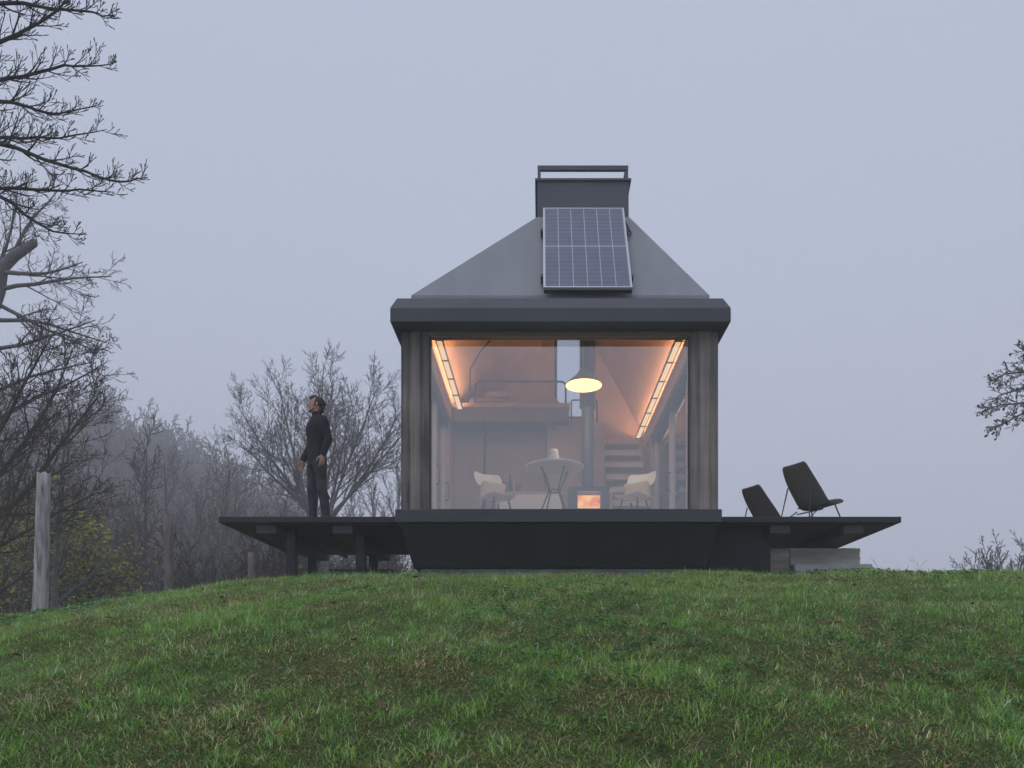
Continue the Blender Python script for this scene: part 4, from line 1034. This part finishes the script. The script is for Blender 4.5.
left_tree(10, 20.0, 6.0, (-0.05, 0.0), 103, 'bushy tree with yellow green leaves at the left edge', M['bark_brown'], dict(frac=0.42, size=0.12, pal=YG, jit=0.3, per=4, zr=(0, 4.6)), r0=0.12, n_stem=3)
left_tree(68, 20.0, 3.6, (0.1, 0.0), 104, 'low tree with yellow green leaves right of the bleached post', M['bark_brown'], dict(frac=0.35, size=0.11, pal=YG, jit=0.25, per=3), r0=0.08, n_stem=3)
left_tree(112, 27.0, 5.0, (0.1, 0.0), 105, 'bare brownish tree with a few rusty leaves below the grey hillside', M['bark_brown'], dict(frac=0.2, size=0.10, pal=BRL, jit=0.1, per=1), r0=0.10, n_stem=2)
left_tree(172, 30.0, 7.2, (0.0, 0.0), 106, 'tall thin bare tree rising behind the distant log post', M['bark_grey'], None, r0=0.12, n_stem=2)
left_tree(215, 28.0, 6.3, (-0.02, 0.0), 107, 'tall hazy bare tree left of the deck tip', M['bark_grey'], dict(frac=0.05, size=0.1, pal=YG, jit=0.1, per=1), r0=0.12, n_stem=2)
left_tree(262, 30.0, 5.6, (0.03, 0.0), 108, 'hazy bare tree above the left end of the deck', M['bark_grey'], None, r0=0.1, n_stem=2)

# --- tree reaching in from the right edge, with round seed cases
PF = dict(seg=[7, 6, 5, 3], wob=[0.06, 0.1, 0.12, 0.12], trop=[0.0, 0.03, 0.02, 0.02], n=[12, 5, 3], t0=[0.15, 0.15, 0.2], len=[0.34, 0.5, 0.5], ang=[0.75, 0.7, 0.7], rmin=0.0045, rk=0.5, tip=0.25, lmin=0.05)
T = Tree(77); dF = 12.5; bF = Vector(((1150-540)/F*dF, dF, 0)); bF.z = gz(bF.x, bF.y)-0.2
T.br.append(([Vector((0, 0, z_*0.9)) + Vector((0.04*math.sin(z_*2), 0.03*z_, 0)) for z_ in range(8)], [0.2-0.018*k for k in range(8)], 0))
for lm in ([(1150, 470), (1100, 420), (1060, 378), (1024, 388), (1000, 395), (982, 412)], [(1150, 440), (1090, 390), (1050, 372), (1022, 372), (1004, 374), (996, 380)], [(1150, 440), (1090, 400), (1055, 402), (1024, 403), (1000, 405), (985, 410)],
           [(1150, 450), (1090, 420), (1055, 410), (1026, 412), (1006, 422), (994, 428)], [(1150, 420), (1090, 385), (1060, 366), (1035, 356), (1022, 350)]):
    pts = [px(a, b, dF+0.1*T.r.uniform(-1, 1))-bF for a, b in lm]
    n_ = len(pts); T.br.append((pts, [0.03*(1-i/(n_-1))+0.006 for i in range(n_)], 1)); T.kids(pts, [0.03*(1-i/(n_-1))+0.006 for i in range(n_)], 1.1, 0, PF, nc=22, t0=0.45)
rt = tree_obj('bare_tree', 'bare tree with round seed cases reaching in from the right edge', 'tree', T, M['bark_grey'], bF, sides=(8, 5, 4, 3))
sd = MB()
for p, d in T.tips:
    if T.r.random() < 0.07:
        q = p - Vector((0, 0, 0.02)); r_ = T.r.uniform(0.014, 0.024)
        b = len(sd.v); sd.v += [(q.x+r_*a, q.y+r_*bb, q.z+r_*c) for a, bb, c in ((1, 0, 0), (-1, 0, 0), (0, 1, 0), (0, -1, 0), (0, 0, 1), (0, 0, -1))]
        sd.f += [tuple(b+i for i in f_) for f_ in ((0, 2, 4), (2, 1, 4), (1, 3, 4), (3, 0, 4), (2, 0, 5), (1, 2, 5), (3, 1, 5), (0, 3, 5))]
sd.build('seed_cases', M['bark_brown'], rt); rt.children[-1]['kind'] = 'stuff'

# --- small shrubs at the right
PS = dict(seg=[6, 5, 4, 3], wob=[0.06, 0.08, 0.1, 0.1], trop=[0.03, 0.05, 0.04, 0.03], n=[7, 5, 3], t0=[0.2, 0.15, 0.15], len=[0.5, 0.5, 0.5], ang=[0.55, 0.55, 0.5], rmin=0.006, rk=0.6, tip=0.25, lmin=0.05)
def shrub(pxx, pyt, d, seed, label, stems=7, spread=0.5, m='bark_grey', rmin=0.005):
    T = Tree(seed); b = Vector(((pxx-540)/F*d, d, 0)); b.z = gz(b.x, b.y)-0.05
    H = (670-pyt)/F*d - b.z
    for k in range(stems):
        a = T.r.uniform(0, 6.28); s_ = T.r.uniform(0.1, spread)
        T.branch(Vector((0.1*math.cos(a), 0.1*math.sin(a), 0)), Vector((s_*math.cos(a), s_*math.sin(a), 1)), H*T.r.uniform(0.6, 0.85), 0.012+0.003*H, 0, dict(PS, rmin=rmin))
    return tree_obj('bare_shrub', label, 'shrub', T, M[m], b, split=1, sides=(5, 4, 3, 3))
shrub(1004, 530, 15.5, 201, 'twiggy bare shrub behind the crest at the right edge', 9, 0.55)
shrub(1032, 526, 16.5, 202, 'bare shrub partly cut by the right edge of the photo', 8, 0.5)
shrub(980, 545, 18.0, 203, 'smaller bare shrub left of the twiggy shrubs at the right edge', 7, 0.5)
shrub(893, 552, 38.0, 204, 'very faint bare tree top showing just beyond the right deck tip', 7, 0.25, rmin=0.006)

# --- wooded slope : repeated trees
protos = []
PG = dict(seg=[8, 6, 5, 3], wob=[0.04, 0.08, 0.1, 0.12], trop=[0.02, 0.07, 0.05, 0.03], n=[16, 9, 5], t0=[0.25, 0.12, 0.1], len=[0.40, 0.5, 0.5], ang=[0.7, 0.65, 0.6], rmin=0.013, rk=0.55, tip=0.12, lmin=0.15)
def proto_tree(seed, H, m, P=PG):
    T = Tree(seed); T.branch(Vector((0, 0, 0)), Vector((T.r.uniform(-0.05, 0.05), 0, 1)), H, 0.02*H, 0, P)
    return T
def far_xy(ratio, d): return ratio*d, d
PTS = []
rr = random.Random(99)
for k in range(110):
    for _ in range(60):
        pxx = rr.uniform(-60, 405); d = rr.uniform(30, 90) if pxx < 240 else rr.uniform(38, 90)
        xx, yy = (pxx-540)/F*d, d
        if all((xx-a)**2+(yy-b)**2 > 5 for a, b, _ in PTS): break
    PTS.append((xx, yy, rr.uniform(0.7, 1.15)))
# beside the cabin's right the slope stays open
FT = [(proto_tree(301, 7.5, 'bark_brown'), 'bark_brown', 'round crowned bare brown tree on the misty slope at left'), (proto_tree(302, 8.5, 'bark_grey', dict(PG, ang=[0.5, 0.55, 0.55])), 'bark_grey', 'narrow crowned bare grey tree on the misty slope at left'),
      (proto_tree(303, 6.5, 'bark_brown', dict(PG, ang=[0.9, 0.7, 0.6], trop=[0.02, 0.1, 0.05, 0.03])), 'bark_brown', 'broad low bare tree on the misty slope at left')]
roots = []
for i, (T, m, lb) in enumerate(FT):
    root = tree_obj('hillside_tree', lb, 'tree', T, M[m], (0, 0, 0), 'bare trees on the misty slope', split=1, sides=(6, 4, 3, 3))
    roots.append(root)
used = [False]*3
for i, (xx, yy, s_) in enumerate(PTS):
    k = i % 3
    o = roots[k] if not used[k] else copy_tree(roots[k]); used[k] = True
    o.location = (xx, yy, gz(xx, yy)-0.2); o.rotation_euler = (0, 0, rr.uniform(0, 6.28)); o.scale = (s_, s_, s_*rr.uniform(0.85, 1.15))
# the far wood : one mass
PW = dict(PG, n=[11, 6, 3], seg=[5, 4, 3, 2], rmin=0.05)
src = []
for sd_ in (401, 402, 403):
    T = proto_tree(sd_, 9.5, None, PW); src.append(tubes_mesh(T.br, (4, 3, 3, 3)))
Vs, Qs, off = [], [], 0
for k in range(620):
    pxx = rr.uniform(-90, 330); d = rr.uniform(70, 165); xx, yy = (pxx-540)/F*d, d
    V, Q = src[k % 3]; a = rr.uniform(0, 6.28); s_ = rr.uniform(0.75, 1.2)
    c_, sn = math.cos(a)*s_, math.sin(a)*s_
    W_ = np.stack([V[:, 0]*c_-V[:, 1]*sn+xx, V[:, 0]*sn+V[:, 1]*c_+yy, V[:, 2]*s_+gz(xx, yy)-0.3], 1)
    Vs.append(W_); Qs.append(Q+off); off += len(V)
w = np_mesh('distant_wood', np.concatenate(Vs), [np.concatenate(Qs)], M['bark_brown']); tag(w, 'far bare woodland fading into fog on the slope at left', 'woodland', kind='stuff')
# undergrowth at the foot of the slope
src = []
for sd_ in (501, 502, 503):
    T = Tree(sd_)
    for k in range(8):
        a = T.r.uniform(0, 6.28); T.branch(Vector((0, 0, 0)), Vector((0.6*math.cos(a), 0.6*math.sin(a), 1)), 1.7*T.r.uniform(0.6, 1.1), 0.02, 0, dict(PS, rmin=0.007, n=[5, 4, 2]))
    src.append(tubes_mesh(T.br, (3, 3, 3, 3)))
Vs, Qs, off = [], [], 0
for k in range(420):
    pxx = rr.uniform(-70, 420); d = rr.uniform(18, 75) if pxx < 300 else rr.uniform(26, 75); xx, yy = (pxx-540)/F*d, d
    V, Q = src[k % 3]; a = rr.uniform(0, 6.28); s_ = rr.uniform(0.8, 1.6)*(1+max(0, d-30)*0.018)
    c_, sn = math.cos(a)*s_, math.sin(a)*s_
    Vs.append(np.stack([V[:, 0]*c_-V[:, 1]*sn+xx, V[:, 0]*sn+V[:, 1]*c_+yy, V[:, 2]*s_+gz(xx, yy)-0.1], 1)); Qs.append(Q+off); off += len(V)
w = np_mesh('undergrowth', np.concatenate(Vs), [np.concatenate(Qs)], M['bark_brown']); tag(w, 'tangled bare undergrowth along the foot of the slope', 'undergrowth', kind='stuff')

# ------------------------------------------------------------------ fence posts and wire
def log_post(label, pb, pyt, d, r, m, leanx, seed):
    x_ = (pb-540)/F*d; z_ = gz(x_, d); H = (670-pyt)/F*d - z_
    t = thing('log_post', label, 'post', (x_, d, z_)); r_ = random.Random(seed)
    n = 20; rings = []
    for i in range(12):
        f_ = i/11; rad = r*(1.08-0.18*f_)
        rings.append([(leanx*f_+0.008*math.sin(5*f_)+rad*(1+0.06*math.sin(3*a+seed+f_*2)+0.035*math.sin(7*a+f_*5)+r_.uniform(-0.025, 0.025))*math.cos(a),
                       rad*(1+0.05*math.sin(3*a+seed)+r_.uniform(-0.02, 0.02))*math.sin(a), -0.2+(H+0.2)*f_ + (r_.uniform(-0.02, 0.02) if i == 11 else 0)) for a in [2*math.pi*k/n for k in range(n)]])
    MB().rings(rings).build('shaft', m, t, smooth=True)
    return t, Vector((x_, d, z_)), H
pa, A_, HA = log_post('tall bleached grey log post standing at the left edge of the mound', 38.5, 474, 9.3, 0.08, M['post'], 0.075, 1)
pb_, B_, HB_ = log_post('brown log post beyond the crest, midway between the bleached post and the deck', 169, 515, 13.0, 0.075, M['post_brown'], 0.0, 2)
pc_, C_, HC_ = log_post('short stub post just left of the deck legs', 252, 553, 14.0, 0.065, M['post_brown'], 0.0, 3)
def wire(a, b, sag, label):
    n = 14; pts = [a.lerp(b, i/n) - Vector((0, 0, sag*4*(i/n)*(1-i/n))) for i in range(n+1)]
    w = MB().tube([p for p in pts], 0.004, 4).build('fence_wire', M['bark_grey']); tag(w, label, 'wire')
wire(A_+Vector((0.03, 0.09, 0.47)), B_+Vector((-0.07, 0, 0.7)), 0.07, 'sagging fence wire between the bleached post and the brown post')

# ------------------------------------------------------------------ haze, sky, sun
hz = MB().box(-172, 150, -32, 215, -9.0, 48).build('haze', None); tag(hz, 'pale even fog filling the air over the whole scene', 'haze', kind='stuff')
hm = bpy.data.materials.new('haze_air'); hm.use_nodes = True
nt = hm.node_tree; nt.nodes.remove(nt.nodes['Principled BSDF'])
pv = nt.nodes.new('ShaderNodeVolumePrincipled'); pv.inputs['Color'].default_value = (0.98, 0.985, 1.0, 1); pv.inputs['Density'].default_value = 0.0048
pv.inputs['Density Attribute'].default_value = ''
pv.inputs['Anisotropy'].default_value = 0.0
nt.links.new(pv.outputs['Volume'], nt.nodes['Material Output'].inputs['Volume'])
hz.data.materials.append(hm); hz.display_type = 'WIRE'

SUN_EL, SUN_AZ = R(64), R(215)
w = bpy.data.worlds.new('World'); scene.world = w; w.use_nodes = True
nt = w.node_tree; n = nt.nodes; l = nt.links
bg = n['Background']
sky = n.new('ShaderNodeTexSky'); sky.sky_type = 'NISHITA'; sky.sun_disc = False; sky.sun_elevation = SUN_EL; sky.sun_rotation = SUN_AZ; sky.dust_density = 5; sky.air_density = 1.5
mx = n.new('ShaderNodeMix'); mx.data_type = 'RGBA'; mx.inputs['Factor'].default_value = 0.93
mx.inputs[7].default_value = (5.42, 5.95, 7.5, 1)     # even cloud layer over the clear sky
l.new(sky.outputs[0], mx.inputs[6]); l.new(mx.outputs[2], bg.inputs['Color'])
bg.inputs['Strength'].default_value = 0.1
sl = bpy.data.lights.new('sun', 'SUN'); sl.energy = 0.6; sl.angle = R(30); sl.color = (1.0, 0.97, 0.94)
so = bpy.data.objects.new('sun', sl); COL.objects.link(so)
sdir = Vector((math.sin(SUN_AZ)*math.cos(SUN_EL), math.cos(SUN_AZ)*math.cos(SUN_EL), math.sin(SUN_EL)))
so.rotation_euler = sdir.to_track_quat('Z', 'Y').to_euler(); so.location = (0, -5, 20)

scene.view_settings.view_transform = 'Standard'; scene.view_settings.look = 'None'
scene.view_settings.exposure = 0.0; scene.view_settings.gamma = 1.0
cy = scene.cycles
cy.max_bounces = 8; cy.diffuse_bounces = 4; cy.glossy_bounces = 4; cy.transmission_bounces = 4; cy.transparent_max_bounces = 16; cy.volume_bounces = 4
cy.use_denoising = True
try:
    cy.denoiser = 'OPENIMAGEDENOISE'; cy.denoising_input_passes = 'RGB_ALBEDO_NORMAL'; cy.denoising_prefilter = 'ACCURATE'
except Exception: pass
cy.sample_clamp_indirect = 5.0
